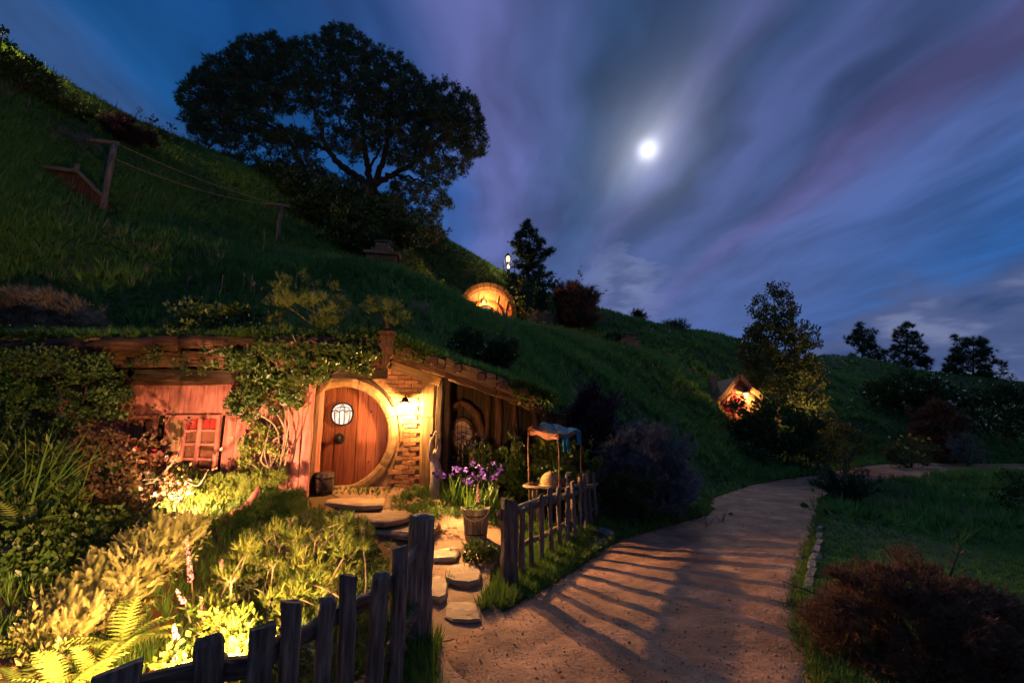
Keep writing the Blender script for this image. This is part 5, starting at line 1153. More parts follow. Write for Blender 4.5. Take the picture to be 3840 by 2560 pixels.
ctree('far_conifer', 'leftmost of the three dark trees on the far right ridge', 1980, 860, 742, 58, [(1928,838),(1945,822),(1956,800),(1944,778),(1932,766),(1960,770),(1972,742),(1984,738),(1992,755),(2016,760),(2006,776),(2022,792),(2036,812),(2046,845),(2010,862),(1960,858)], 130, .34, .62, 2.2, twig=.035)
ctree('far_conifer', 'middle dark tree on the far right ridge, standing against its neighbour', 2082, 868, 745, 59, [(2022,850),(2040,820),(2028,806),(2050,796),(2058,768),(2046,760),(2066,758),(2080,742),(2094,748),(2098,764),(2118,768),(2108,786),(2128,796),(2122,814),(2140,830),(2128,850),(2105,872),(2050,868)], 170, .36, .62, 2.4, twig=.035)
ctree('far_conifer', 'rightmost and broadest dark tree on the far right ridge', 2235, 880, 772, 56, [(2162,850),(2180,832),(2168,818),(2192,812),(2198,786),(2190,770),(2212,778),(2224,766),(2236,780),(2262,778),(2270,798),(2292,806),(2284,822),(2314,838),(2308,856),(2330,868),(2290,884),(2220,888),(2180,876)], 210, .36, .62, 2.8, twig=.035)
survey_tree('leafy_tree', 'tall narrow leafy tree behind the lit gabled cottage', 24.5, [([(1790,1010),(1788,950)], .16, .13, 0), ([(1788,955),(1786,880),(1783,800),(1780,730),(1778,660)], .12, .02, 0), ([(1788,930),(1820,880),(1850,820),(1862,770)], .07, .015, .5),
    ([(1787,920),(1750,870),(1722,810),(1718,760)], .07, .015, -.5), ([(1786,830),(1815,770),(1820,710),(1805,655)], .05, .012, .3), ([(1790,960),(1840,930),(1880,880)], .06, .015, -.4)],
  [([(1775,648),(1788,660),(1808,652),(1822,690),(1840,722),(1850,750),(1872,758),(1882,790),(1868,815),(1890,850),(1902,900),(1898,950),(1870,985),(1830,960),(1790,930),(1740,900),(1700,862),(1693,810),(1700,770),(1722,742),(1728,700),(1740,672),(1750,690),(1762,665)], 330),
   ([(1730,760),(1790,720),(1850,780),(1870,860),(1850,940),(1790,910),(1720,860),(1710,800)], 130)], M['bark'], M['olive'], T_LEAF, trunk_r=.2, depth=1.9, cr=.30, per=40, size=.135, twig_r=.014)
survey_tree('sapling', 'twiggy sapling at the top left edge of the hill', 14.6, [([(-6,130),(2,100),(6,66)], .03, .01, 0)], [([(-30,110),(-10,60),(12,66),(26,92),(30,120),(10,125)], 22)], M['dtwig'], M['hedge'], T_LEAF, cat='sapling', depth=.5, cr=.16, per=12, size=.11, trunk_r=.05, twig_r=.008)
survey_tree('sapling', 'open twiggy bush on the skyline left of the pine', 20.5, [([(352,335),(355,315),(350,285)], .04, .015, 0), ([(352,335),(375,312),(395,298)], .03, .01, 0)], [([(338,330),(338,285),(350,272),(368,290),(398,292),(405,310),(385,335)], 34)], M['dtwig'], M['hedge'], T_LEAF, cat='sapling', depth=.8, cr=.2, per=16, size=.15, trunk_r=.05, twig_r=.01)
# ================================================================ bushes and beds
def bush(name, label, c, r, n, m, T=T_LEAF, size=.07, cat='bush', nclump=None, cr=None, stems=8, up=.4, flat=.8, stemm='dtwig', group=None, shell=.35, cuts=None, round_=False, ground=True):
    """a bush standing on the ground at c (centre), with stems under a clumped leafy crown"""
    c = np.array(c, float); r = np.array(r, float)*np.ones(3); zb = gz(c[0], c[1]) if ground else c[2]-r[2]
    if ground and c[2]-r[2]*.9 > zb+.12:
        top_ = c[2]+r[2]; c[2] = (top_+zb)/2; r[2] = (top_-zb)/2
    root = np.array([c[0], c[1], min(zb, c[2]-r[2]*.5)]); t = thing(name, label, cat, tuple(root), 0, group)
    nc = nclump or 36; cen, _ = ballpts(nc, c-root, r*.86, shell)
    ph = rng.uniform(0, 6, 3); q_ = cen-(c-root); an_ = np.arctan2(q_[:, 1], q_[:, 0]); lob = 1+.13*np.sin(an_*3+ph[0])+.10*np.sin(an_*5+q_[:, 2]/r[2]*3+ph[1]); cen = (c-root)+q_*(lob*rng.uniform(.80, 1.14, len(q_)))[:, None]
    cen = cen[cen[:, 2] > -.02]
    cr = cr or float(r.mean())*.30; p, d, k = clumps(n, cen, cr*rng.uniform(.6, 1.3, len(cen)), flat=flat)
    k_ok = p[:, 2] > -.05; p, d, k = p[k_ok], d[k_ok], k[k_ok]; n = len(p)
    out = norm(p-(c-root)*np.array([1, 1, .6])); var = np.clip(rng.uniform(.1, .8, len(cen))[k]+rng.normal(0, .16, n), 0, 1)
    leaves('foliage', T, p, out*.8+d*.3+np.array([0, 0, up])+rng.normal(0, .3, (n, 3)), size*rng.uniform(.55, 1.25, n), m, t, var=var)
    # stray shoots that break the outline
    ns = 12; sh = norm(rng.normal(0, 1, (ns, 3))*np.array([1, 1, .5])+np.array([0, 0, .8])); tip = (c-root)+sh*r*rng.uniform(1.05, 1.42, (ns, 1)); ps = []; ds = []; ST = []
    for a_, s_ in zip(tip, sh):
        b_ = (c-root)+(a_-(c-root))*.6; ST.append(tube([tuple(b_), tuple(a_)], [.006+.004*r[0], .002], 3, cap=False))
        for q in range(10): ps.append(b_+(a_-b_)*rng.uniform(.1, 1.05)+rng.normal(0, size*.25, 3)); ds.append(s_+rng.normal(0, .5, 3))
    leaves('shoots', T, np.array(ps), np.array(ds), size*rng.uniform(.5, 1.0, len(ps)), m, t)
    if stems:
        T_ = list(ST)
        for i in range(stems):
            e = Vector(tuple(cen[rng.integers(len(cen))]))*.95; b = Vector((rng.normal(0, .06)*r[0], rng.normal(0, .06)*r[1], -.05)); mid = b.lerp(e, .5)+Vector((0, 0, .12*r[2]))
            T_.append(tube([b, mid, e], [.012+.02*r[0], .009+.012*r[0], .004], 5, cap=False))
        V, F = tubes(T_); obj('stems', V, F, M[stemm], t)
    return t
def B(name, label, dx, dy, Y, rdx, rdy, n, m, ry=None, **k):
    c = at(dx, dy, Y); s = Y/483/2.297*1.02; rx = rdx*s*1.03; rz = rdy*s*1.03; return bush(name, label, c, (rx, ry or rx*.85, rz), n, M[m], **k)
# --- along the crest and on the slope
def hedge():
    c = at(780, 490, 24); t = thing('hedge', 'big dark rounded hedge below the pine', 'hedge', (c[0], c[1], gz(c[0], c[1])))
    cen = []
    for (dx, dy, Y, r) in ((640,440,25,55),(700,455,24.5,62),(760,485,24,70),(830,505,23.5,70),(880,520,23,62),(915,545,23,42),(600,425,26,35),(690,500,23,35),(800,545,22.5,40),(870,560,22,35)):
        p = np.array(at(dx, dy, Y)); R_ = r*Y/483/2.297; q, _ = ballpts(46, p, (R_, R_, R_), .75); cen.append(q)
    cen = np.concatenate(cen); cen = cen[cen[:, 2] > hz(cen[:, 0], cen[:, 1])-.2]; o = np.array(tuple(t.location)); n = 17000; p, d, k = clumps(n, cen, .42)
    var = np.clip(rng.uniform(0, .9, len(cen))[k]+rng.normal(0, .15, n), 0, 1); leaves('foliage', T_LEAF, p-o, d+np.array([0, -.2, .5]), .20*rng.uniform(.6, 1.3, n), M['hedge'], t, var=var)
    T_ = [tube([(x, 0, -.3), (x*1.2, 0, 1.2), (x*1.5, .3, 2.4)], [.12, .08, .03], 6) for x in (-2.5, -.8, .9, 2.2)]; V, F = tubes(T_); obj('stems', V, F, M['bark'], t)
hedge()
B('crest_bush', 'long dark bush at the far left edge under the lit ridge', 45, 185, 14.4, 85, 46, 2600, 'hedge', size=.12)
B('crest_bush', 'low dark bush between the left-edge bush and the purple shrub', 160, 262, 16.0, 70, 34, 1800, 'hedge', size=.13)
B('purple_shrub', 'dark purple round shrub on the slope behind the taller clothesline post', 285, 312, 17.5, 62, 50, 3200, 'purple', T=T_SPRIG, size=.22)
B('grey_shrub', 'grey-green shrub above the little gabled dormer', 170, 335, 15.0, 50, 34, 1700, 'silver', T=T_SPRIG, size=.14)
B('gold_bush', 'yellow-green bush behind the stepped brick chimney', 922, 603, 18.6, 36, 28, 1100, 'olive', size=.11)
B('crest_bush', 'dark rounded bush under the small conifer on the crest', 1222, 648, 30.5, 52, 32, 1500, 'hedge', size=.2)
B('crest_bush', 'bushy dark growth hugging the right side of the lit arch', 1205, 690, 28.0, 34, 40, 1100, 'hedge', size=.18)
B('wiry_bush', 'big round reddish-brown wiry bush on the skyline right of the arch', 1322, 702, 28.5, 58, 62, 4200, 'wiry', T=T_SPRIG, size=.42, up=.8, nclump=60)
B('silver_shrub', 'small silvery shrub at the foot of the reddish skyline bush', 1242, 738, 26.0, 27, 24, 800, 'silver', T=T_SPRIG, size=.25, stemm='twig')
B('ridge_tuft', 'spiky grass clump on the skyline, nearer the reddish bush', 1466, 728, 37.0, 14, 10, 90, 'hedge', T=T_SPRIG, size=.5, up=1.4)
B('ridge_tuft', 'spiky grass clump on the skyline further down the ridge', 1552, 750, 38.5, 24, 10, 130, 'hedge', T=T_SPRIG, size=.5, up=1.4)
B('low_bush', 'dark low bush beside the reddish chimney stub', 1408, 782, 24.3, 26, 16, 500, 'hedge', size=.13)
# --- by the far bend of the path
B('rhododendron', 'large dark glossy bush in front of the gabled cottage', 1780, 985, 19.0, 96, 72, 5200, 'hedge', T=T_BROAD, size=.13, nclump=70)
B('low_bush', 'dark bush spilling to the path below the gabled cottage', 1850, 1035, 18.0, 42, 40, 1500, 'hedge', size=.10)
B('low_bush', 'dark scrub on the lawn left of the large glossy bush', 1690, 1040, 18.0, 60, 26, 1500, 'hedge', size=.10)
B('flowering_bush', 'bush with pink-red flowers under the gabled cottage lantern', 1688, 925, 21.3, 26, 18, 700, 'f_red', T=T_BROAD, size=.09)
B('flowering_bush', 'pinkish leafy patch glimpsed below the dark glossy bush', 1728, 985, 19.9, 44, 26, 900, 'bronze', T=T_BROAD, size=.10)
B('lit_bush', 'yellow-green bush catching the lantern light right of the tree', 1935, 1012, 20.5, 62, 44, 3000, 'olive', size=.10, nclump=60)
B('lit_bush', 'small lit bush tucked between the leafy tree and the path', 1885, 985, 22.0, 36, 40, 1400, 'olive', size=.11)
B('yellow_flower_bed', 'low bed of yellow daisies beyond the path', 2085, 1030, 21.0, 52, 22, 900, 'olive', T=T_SPRIG, size=.2, cat='flower bed')
B('wiry_bush', 'dark red-brown wiry bush beyond the yellow daisies', 2152, 985, 23.5, 52, 58, 3000, 'wiry', T=T_SPRIG, size=.34, up=.7)
B('dark_shrub', 'broad dark shrub on the slope left of the white-flowered one', 2075, 905, 30.0, 95, 46, 3000, 'hedge', T=T_BROAD, size=.22, nclump=60)
B('dark_shrub', 'dark shrub dotted with white blooms at the right edge', 2260, 920, 27.0, 110, 44, 3200, 'hedge', T=T_BROAD, size=.2, nclump=60)
B('silver_shrub', 'pale low shrub beyond the path near the right edge', 2215, 1020, 22.0, 34, 22, 800, 'silver', T=T_SPRIG, size=.18)
B('low_bush', 'low growth on the right-hand edge beside the far path', 2345, 1130, 12.0, 50, 42, 1200, 'hedge', size=.08)
def dots(name, label, dx, dy, Y, w, h, n, m, size, cat='flowers', dY=.6):
    q = rng.uniform(-1, 1, (n, 2)); pos = np.array([at(dx+a*w, dy+b*h, Y+rng.normal(0, dY)) for a, b in q]); c = pos.mean(0)
    T_ = [tube([(p[0], p[1], p[2]-.25*(1+rng.random())), (p[0], p[1], p[2])], .004+size*.02, 3, cap=False) for p in pos]
    t = thing(name, label, cat, (c[0], c[1], c[2]-.2)); o = np.array(tuple(t.location))
    k = 7; P = np.repeat(pos, k, 0)+rng.normal(0, size*.35, (n*k, 3)); leaves('petals', T_FLOWER, P-o, rng.normal(0, .6, (n*k, 3))+np.array([0, -.5, .7]), size*rng.uniform(.7, 1.2, n*k), M[m], t)
    V, F = tubes(T_); obj('stems', np.array([tuple(v) for v in V])-o, F, M['dtwig'], t); return t
dots('daisies', 'yellow daisies in the bed beyond the path', 2090, 1022, 20.6, 48, 26, 14, 'f_yellow', .075)
dots('white_blooms', 'white blooms on the dark shrub by the right edge', 2225, 900, 26.2, 95, 30, 12, 'f_white', .10)
dots('red_blooms', 'bright pink-red blooms under the gabled cottage lantern', 1690, 918, 21.0, 22, 14, 12, 'f_red', .07, dY=.2)
# --- lower right
def right_bank():
    c = at(1945, 1110, 12.0); t = thing('juniper', 'low spreading dark juniper on the inner bend of the path', 'bush', (c[0], c[1], gz(c[0], c[1]))); T_ = []; cen = []; dr = []
    o = np.array(tuple(t.location))
    for i in range(46):
        a = rng.uniform(0, 2*math.pi); l = rng.uniform(.35, 1.0); e = Vector((math.cos(a)*l*.85, math.sin(a)*l*.7, .25+.75*rng.random()*(1.15-l*.7))); T_.append(tube([(0, 0, 0), e*.55+Vector((0, 0, .10)), e], [.014, .010, .004], 4, cap=False))
        for s in np.linspace(.35, 1, 9): cen.append(tuple(e*s+Vector((0, 0, .06*math.sin(s*3))))); dr.append(tuple(e.normalized()))
    V, F = tubes(T_); obj('stems', V, F, M['dtwig'], t); n = 4200; k = rng.integers(0, len(cen), n); leaves('foliage', T_SPRIG, np.array(cen)[k]+rng.normal(0, .035, (n, 3)), np.array(dr)[k]+rng.normal(0, .4, (n, 3)), .10*rng.uniform(.6, 1.3, n), M['conifer'], t)
    c = at(2085, 1450, 3.95); bush('wiry_bush', 'large dense reddish-brown wiry bush in the bottom right corner', (c[0]+.14, c[1], c[2]-.03), (.82, .68, .53), 24000, M['wiry'], T=T_SPRIG, size=.062, nclump=420, cr=.10, stems=24, up=.35, shell=.66)
right_bank()
# --- between fence and slope
B('lavender_bush', 'big grey-violet lavender bush beside the right fence end', 1490, 1075, 9.3, 98, 95, 7000, 'lav', T=T_SPRIG, size=.13, up=1.1, nclump=90, stems=16)
B('dark_spires', 'dark spiky plant rising behind the cloth canopy', 1368, 940, 10.4, 68, 55, 2300, 'purple', T=T_SPRIG, size=.22, up=1.6, nclump=60)
B('brown_fern', 'brown-green scrub between the lavender and the fence end', 1440, 1140, 8.9, 58, 55, 2600, 'olive', T=T_SPRIG, size=.12, up=.5)
B('grey_herb', 'greyish herb clump under the lavender on the slope side', 1560, 1120, 10.4, 42, 40, 1500, 'lav', T=T_SPRIG, size=.13, up=.8)
B('slope_shrub', 'grassy shrub growing over the right end of the cottage roof', 1130, 800, 10.4, 60, 38, 1500, 'hedge', T=T_SPRIG, size=.16, up=.9)
B('slope_shrub', 'leafy clump on the turf above the gable rafters', 1065, 775, 9.9, 36, 26, 900, 'hedge', size=.07)
# --- garden behind the table
B('garden_shrub', 'bright green leafy shrub lit from below behind the canopy table', 1280, 1040, 8.8, 62, 42, 2600, 'lime', T=T_BROAD, size=.085, nclump=50)
B('garden_shrub', 'green leafy plant left of the canopy pole', 1190, 1060, 8.6, 38, 48, 1700, 'ivy', T=T_BROAD, size=.075, nclump=40)
B('garden_shrub', 'leafy green plant between canopy and fence end post', 1345, 1065, 8.9, 34, 34, 1200, 'lime', T=T_BROAD, size=.07)
B('garden_shrub', 'dark leafy undergrowth below the oval window', 1100, 1060, 8.8, 46, 46, 1700, 'ivy', size=.065)
B('garden_shrub', 'low bright leaves under the table', 1290, 1140, 8.5, 62, 22, 900, 'lime', size=.06)
B('garden_shrub', 'dark leaves at the foot of the right gate post', 1100, 1268, 6.3, 36, 20, 700, 'ivy', size=.045)
def spikes(name, label, pts, m, T=T_FLOWER, size=.02, cat='flower', stem='dtwig', frac=.55):
    """each flower stem: surveyed (foot, tip, depth)"""
    for i, (a, b, Y, lab) in enumerate(pts):
        A = Vector(at(*a, Y)); Bv = Vector(at(*b, Y-.02)); t = thing(name, lab, cat, tuple(A), 0, label); D = Bv-A; mid = D*.5+Vector((.008, 0, 0)); V, F = tube([(0, 0, -.05), mid, D], [.005, .004, .002], 5); obj('stem', V, F, M[stem], t)
        n = int(60*D.length/.35)+14; s = rng.random(n)*frac+(1-frac); p = np.array(tuple(D))*s[:, None]; w = .028*(1.15-s)+.004; an = rng.uniform(0, 2*np.pi, n); d = np.stack([np.cos(an), np.sin(an), .3+0*an], 1)
        leaves('petals', T, p+d*w[:, None]*.8, d, size*(1.3-s*.8), M[m], t); leaves('leaves', T_SLIM, np.array([[0, 0, .02]]*8), rng.normal(0, 1, (8, 3))*np.array([1, 1, .2])+np.array([0, 0, .6]), .11, M['turf'], t)
spikes('flower_spire', 'pink flower spires in the near bed', [((448,1425),(428,1232),3.9,'tallest pink flower spire leaning in front of the cream leaves'), ((505,1395),(510,1285),4.1,'pink-white flower spire right of the tallest one'), ((440,1410),(404,1352),3.6,'short pink flower spire drooping over the bare soil'),
  ((412,1500),(398,1432),3.2,'pale flower spire standing beside the bare soil patch'), ((398,1568),(404,1500),3.0,'pale flower spire at the bottom edge behind the fence rail'), ((470,1455),(462,1370),3.7,'small pink-tipped spire between the two tall ones')], 'f_pink')
spikes('flower_spire', 'violet spires by the bucket', [((1098,1185),(1097,1112),6.95,'magenta flower spire rising out of the wooden bucket')], 'f_pink', size=.025)
def irises():
    lab = [((1030,1120),'leftmost violet iris clump below the oval window'), ((1052,1105),'dark violet iris clump next to the leftmost one'), ((1080,1125),'iris clump with a pink-violet head behind the bucket'), ((1108,1095),'upper violet iris clump by the leafy undergrowth'), ((1128,1120),'rightmost violet iris clump near the gate post')]
    for (dx, dy), l in lab:
        c = at(dx, dy-26, 7.9+rng.normal(0, .1)); z = gz(c[0], c[1]); t = thing('iris_clump', l, 'irises', (c[0], c[1], z), 0, 'irises below the oval window'); n = 34
        leaves('leaves', T_BLADE, np.stack([rng.normal(0, .08, n), rng.normal(0, .08, n), np.zeros(n)], 1), np.stack([rng.normal(0, .22, n), rng.normal(0, .22, n), np.ones(n)], 1), rng.uniform(.25, .55, n), M['turf'], t, wide=.05)
        f = np.stack([rng.normal(0, .12, 7), rng.normal(0, .08, 7), (c[2]-z)+rng.normal(0, .04, 7)], 1); P = np.repeat(f, 7, 0)+rng.normal(0, .012, (49, 3)); leaves('petals', T_BROAD, P, rng.normal(size=(49, 3))+np.array([0, -.3, -.1]), .05*rng.uniform(.7, 1.2, 49), M['f_violet'], t)
irises()
dots('phlox', 'lilac flowers in the undergrowth right of the oval window', 1085, 1020, 8.5, 45, 26, 16, 'f_violet', .03, dY=.15)
dots('phlox', 'pale pink flowers nestled among the red-lit leaves under the cottage windows', 330, 1050, 7.2, 40, 22, 18, 'f_red', .045, dY=.2)
# --- foliage laid out over surveyed outlines
def mass(name, label, cat, poly, Yf, n, m, T, size, nclump=60, cr=.12, dirb=(0, -.3, .6), stems=0, stemm='dtwig', stemsto=None, wide=None, jitY=.15, up=None, kindname='foliage', surf=True, lift=.0):
    q = polypts(poly, nclump); cen = []
    for dx, dy in q:
        Y = Yf(dx, dy)+rng.normal(0, jitY); p = np.array(at(dx, dy, Y)); p[2] += lift; cen.append(p)
    cen = np.array(cen)
    if surf:
        zz = height(cen[:, 0], cen[:, 1]); cen[:, 2] = np.maximum(cen[:, 2], zz+.03)
    c = cen.mean(0); o = np.array([c[0], c[1], cen[:, 2].min()]); t = thing(name, label, cat, tuple(o)); p, d, k = clumps(n, cen, cr*rng.uniform(.6, 1.35, len(cen)))
    var = np.clip(rng.uniform(.05, .85, len(cen))[k]+rng.normal(0, .18, n), 0, 1)
    leaves(kindname, T, p-o, d*.6+np.array(dirb)+rng.normal(0, .35, (n, 3)), size*rng.uniform(.5, 1.3, n), M[m], t, var=var, wide=wide)
    if stems:
        T_ = []; rootp = stemsto or [(c[0], c[1]+.1, gz(c[0], c[1]))]
        for i in range(stems):
            r0 = Vector(rootp[i % len(rootp)]); e = Vector(tuple(cen[rng.integers(len(cen))])); mid = r0.lerp(e, .5)+Vector(tuple(rng.normal(0, .10, 3)))
            S = smooth_pts([r0+Vector((rng.normal(0, .04), rng.normal(0, .04), -.04)), mid, e], 4); T_.append(tube([s-Vector(tuple(o)) for s in S], [.012-.009*j/(len(S)-1) for j in range(len(S))], 5, cap=False))
        V, F = tubes(T_); obj('stems', V, F, M[stemm], t)
    return t
lerpY = lambda a, ya, b, yb: (lambda dx, dy: ya+(yb-ya)*(dy-a)/(b-a))
# climbing plants over the eaves and wall
mass('climbing_vine', 'leafy climber tumbling over the eaves above the round door', 'climber', [(560,800),(700,770),(830,780),(885,790),(880,830),(850,855),(800,862),(760,850),(720,880),(660,880),(600,870),(540,850),(480,850),(500,810)], lambda a, b: 7.35, 4200, 'ivy', T_LEAF, .075, 90, .12, stems=14, stemm='twig', stemsto=[(-3.4, 7.5, 3.15), (-2.6, 7.5, 3.15), (-4.2, 7.5, 3.15)], surf=False)
mass('climbing_rose', 'climbing rose hanging beside the porch post with bare looping stems', 'climber', [(560,860),(700,870),(695,930),(670,960),(600,950),(560,975),(528,950),(535,900)], lambda a, b: 7.55, 3000, 'ivy', T_LEAF, .062, 70, .10, stems=10, stemm='twig', stemsto=[(-3.55, 7.55, .9), (-3.7, 7.6, 2.9)], surf=False)
mass('rose_bush', 'bright green shrub at the wall right of the main window', 'bush', [(560,1000),(620,960),(655,1000),(640,1070),(560,1085),(530,1060)], lambda a, b: 7.65, 1500, 'lime', T_LEAF, .055, 40, .09, stems=8, stemm='twig', surf=False)
for i, (P, l) in enumerate([([(600,925),(640,955),(660,1010),(655,1065),(640,1080)], 'thick pale vine stem arching down beside the porch post'), ([(585,945),(630,975),(640,1020),(620,1070),(600,1055),(615,1020),(645,1000)], 'looping pale vine stem left of the arching one'), ([(470,810),(520,795),(590,792),(660,800)], 'pale bare stem lying along the eave log')]):
    V, F = tube(smooth_pts([at(a, b, 7.5+.02*k) for k, (a, b) in enumerate(P)], 6), .013 if i < 2 else .02, 7, jit=.1); tag(shade(obj('vine_stem', V, F, M['twig'])), l, 'vine')
mass('ivy', 'red-tinged ivy over the left end of the cottage roof and wall', 'ivy', [(0,810),(150,800),(290,830),(290,900),(270,960),(180,990),(120,1020),(0,1010)], lambda a, b: 7.3-.9*(1-a/290), 6000, 'hedge', T_LEAF, .055, 95, .13, stems=10, surf=False)
mass('ivy', 'patch of dark ivy trailing over the left eave log', 'ivy', [(290,800),(420,800),(530,805),(520,850),(420,860),(380,840),(300,850)], lambda a, b: 7.32, 600, 'ivy', T_LEAF, .05, 26, .08, surf=False)
mass('bronze_creeper', 'bronze-leaved creeper hanging on the far left wall', 'creeper', [(190,880),(290,870),(300,960),(250,980),(200,940)], lambda a, b: 7.5, 900, 'bronze', T_LEAF, .07, 36, .10, surf=False)
mass('wall_shoots', 'loose leafy shoots standing against the reddish wall', 'shrub', [(300,960),(360,930),(470,950),(540,1000),(520,1080),(430,1090),(340,1060)], lambda a, b: 6.9, 90, 'bronze', T_LEAF, .06, 40, .07, stems=3, stemm='twig', stemsto=[(-4.9, 6.8, 1.0), (-4.5, 6.8, 1.0), (-5.2, 6.9, 1.0)], surf=False)
# roof-top plants
mass('roof_shrub', 'airy yellow-green shrub lit from below on the roof above the door', 'bush', [(640,660),(655,620),(690,665),(705,605),(730,650),(770,628),(765,690),(800,690),(800,790),(640,800),(600,760),(630,720),(612,680)], lambda a, b: 8.0+rng.uniform(-.5,.7), 1500, 'lime', T_SPRIG, .12, 60, .12, dirb=(0, 0, 1.1), stems=22, stemm='twig', stemsto=[(-3.3, 8.3, 3.2), (-3.0, 8.3, 3.2)], surf=False)
mass('roof_shrub', 'seedy grass clump on the roof left of the ridge ornament', 'bush', [(815,745),(850,690),(900,690),(935,720),(940,760),(880,775),(825,775)], lambda a, b: 8.2+rng.uniform(-.4,.5), 800, 'lime', T_SPRIG, .13, 40, .11, dirb=(0, 0, 1.3), stems=10, stemm='twig', stemsto=[(-2.3, 8.2, 3.2)], surf=False)
mass('roof_shrub', 'dark leafy growth on the roof over the left windows', 'bush', [(380,720),(470,690),(600,720),(620,780),(480,795),(380,790)], lambda a, b: 8.4, 3000, 'ivy', T_LEAF, .09, 70, .16, surf=False, dirb=(0, -.1, .9), stems=8, stemsto=[(-4.9, 8.4, 3.2)])
mass('roof_shrub', 'small yellow-lit leafy tuft on the eave above the left window', 'bush', [(385,750),(440,735),(440,785),(395,790)], lambda a, b: 7.6, 300, 'lime', T_LEAF, .05, 16, .07, surf=False)
mass('dry_shrub', 'pale dry tangle of bare stems on the slope at the left edge', 'dry shrub', [(0,690),(60,665),(150,690),(240,740),(240,790),(120,800),(0,795)], lambda a, b: 8.7, 2600, 'dry', T_SPRIG, .17, 90, .16, surf=True, stems=20, stemm='twig')
def seed_stems(name, label, P, Y, n, H, m='dry'):
    q = polypts(P, n); T_ = []; hd = []; base = []
    for dx, dy in q:
        p = Vector(at(dx, dy, Y+rng.normal(0, .15))); p.z = max(p.z, gz(p.x, p.y)) if Y > 8.9 else p.z; e = p+Vector((rng.normal(0, .10)*H, rng.normal(0, .05)*H, H*rng.uniform(.6, 1.2))); T_.append(tube([p, (p+e)/2+Vector((.01, 0, 0)), e], [.004, .003, .002], 3, cap=False)); hd.append(tuple(e)); base.append(p)
    t = thing(name, label, 'tall grass', tuple(base[0])); o = np.array(tuple(base[0])); V, F = tubes(T_); obj('stems', np.array([tuple(v) for v in V])-o, F, M['twig'], t)
    hd = np.repeat(np.array(hd), 9, 0); hd[:, 2] -= rng.random(len(hd))*.10; leaves('seed_heads', T_SLIM, hd-o, rng.normal(0, .5, hd.shape)+np.array([0, 0, 1]), .045, M[m], t)
seed_stems('seeding_grass', 'tall seeding grass stalks standing over the roof edge', [(360,720),(560,660),(640,640),(800,700),(880,720),(880,760),(420,780)], 9.2, 46, .45)
seed_stems('seeding_grass', 'scattered yellowish stalks on the slope above the dry tangle', [(100,600),(360,560),(640,560),(640,640),(200,680)], 11.5, 22, .45)
# garden bed, from the wall down to the fence
mass('bronze_shrub', 'sprawling dark bronze-leaved shrub under the left windows', 'bush', [(150,1010),(220,965),(280,1000),(310,1075),(390,1095),(430,1115),(410,1150),(330,1180),(220,1200),(140,1130)], lerpY(960, 6.9, 1200, 5.9), 2500, 'bronze', T_LEAF, .06, 100, .12, stems=14, stemm='twig')
mass('red_leaf_plant', 'red-lit broad leaves beneath the small left window', 'plant', [(280,1010),(340,1000),(400,1060),(390,1100),(310,1080)], lambda a, b: 7.1, 420, 'bronze', T_BROAD, .08, 30, .08, stems=6)
mass('cream_hedge', 'low hedge of cream variegated leaves glaring under the floodlight', 'hedge', [(40,1500),(110,1420),(200,1330),(300,1240),(390,1190),(470,1190),(478,1240),(420,1290),(340,1340),(320,1400),(240,1450),(130,1520),(60,1568)], lerpY(1180, 5.3, 1568, 3.2), 7500, 'cream', T_SLIM, .060, 210, .13, stems=40, jitY=.10, dirb=(.25, -.35, .5), wide=1.5)
mass('cream_fern_hedge', 'feathery pale sprays rising through the cream hedge', 'hedge', [(80,1470),(200,1330),(300,1250),(390,1200),(460,1210),(400,1290),(330,1350),(280,1410),(180,1480),(90,1540)], lerpY(1180, 5.2, 1568, 3.2), 2100, 'cream', T_FROND, .115, 150, .12, dirb=(.3, -.3, .7), jitY=.1, lift=.05)
mass('mixed_foliage', 'dim reddish-green leafy bank left of the cream hedge', 'foliage', [(0,1330),(100,1240),(220,1190),(330,1180),(380,1190),(290,1240),(190,1320),(100,1420),(0,1500)], lerpY(1180, 5.6, 1500, 3.9), 5200, 'ivy', T_LEAF, .06, 150, .15, jitY=.12)
mass('leafy_bank', 'dark green leafy bank at the left edge below the ivy', 'foliage', [(0,1010),(120,1020),(170,1120),(180,1200),(80,1240),(0,1330)], lerpY(1000, 6.3, 1330, 4.9), 3600, 'ivy', T_SLIM, .13, 90, .18, jitY=.12)
mass('moss_cushion', 'velvety moss ledge below the main window', 'moss', [(425,1120),(480,1095),(560,1085),(650,1078),(655,1100),(600,1125),(520,1150),(440,1158)], lerpY(1078, 7.6, 1158, 6.8), 7500, 'moss', T_TUFT, .045, 170, .085, dirb=(0, -.1, 1))
mass('cow_parsley', 'tall pale-green cow parsley crowding the near fence', 'tall plants', [(470,1370),(520,1290),(570,1230),(650,1200),(760,1190),(840,1200),(850,1290),(800,1330),(720,1380),(640,1440),(520,1500)], lerpY(1190, 5.0, 1500, 3.5), 5200, 'lime', T_SPRIG, .085, 200, .10, stems=120, stemm='twig', stemsto=[(-1.6+.25*i, 4.1+.2*j, .02) for i in range(-4, 3) for j in range(-2, 4)], dirb=(0, 0, .9), jitY=.2)
mass('bright_leaves', 'bright lime leaves blown out by the floodlight behind the near fence', 'plant', [(380,1540),(420,1460),(520,1400),(600,1420),(640,1450),(620,1568),(380,1568)], lerpY(1400, 3.7, 1568, 2.9), 2200, 'lime', T_LEAF, .045, 80, .09, stems=14, jitY=.08)
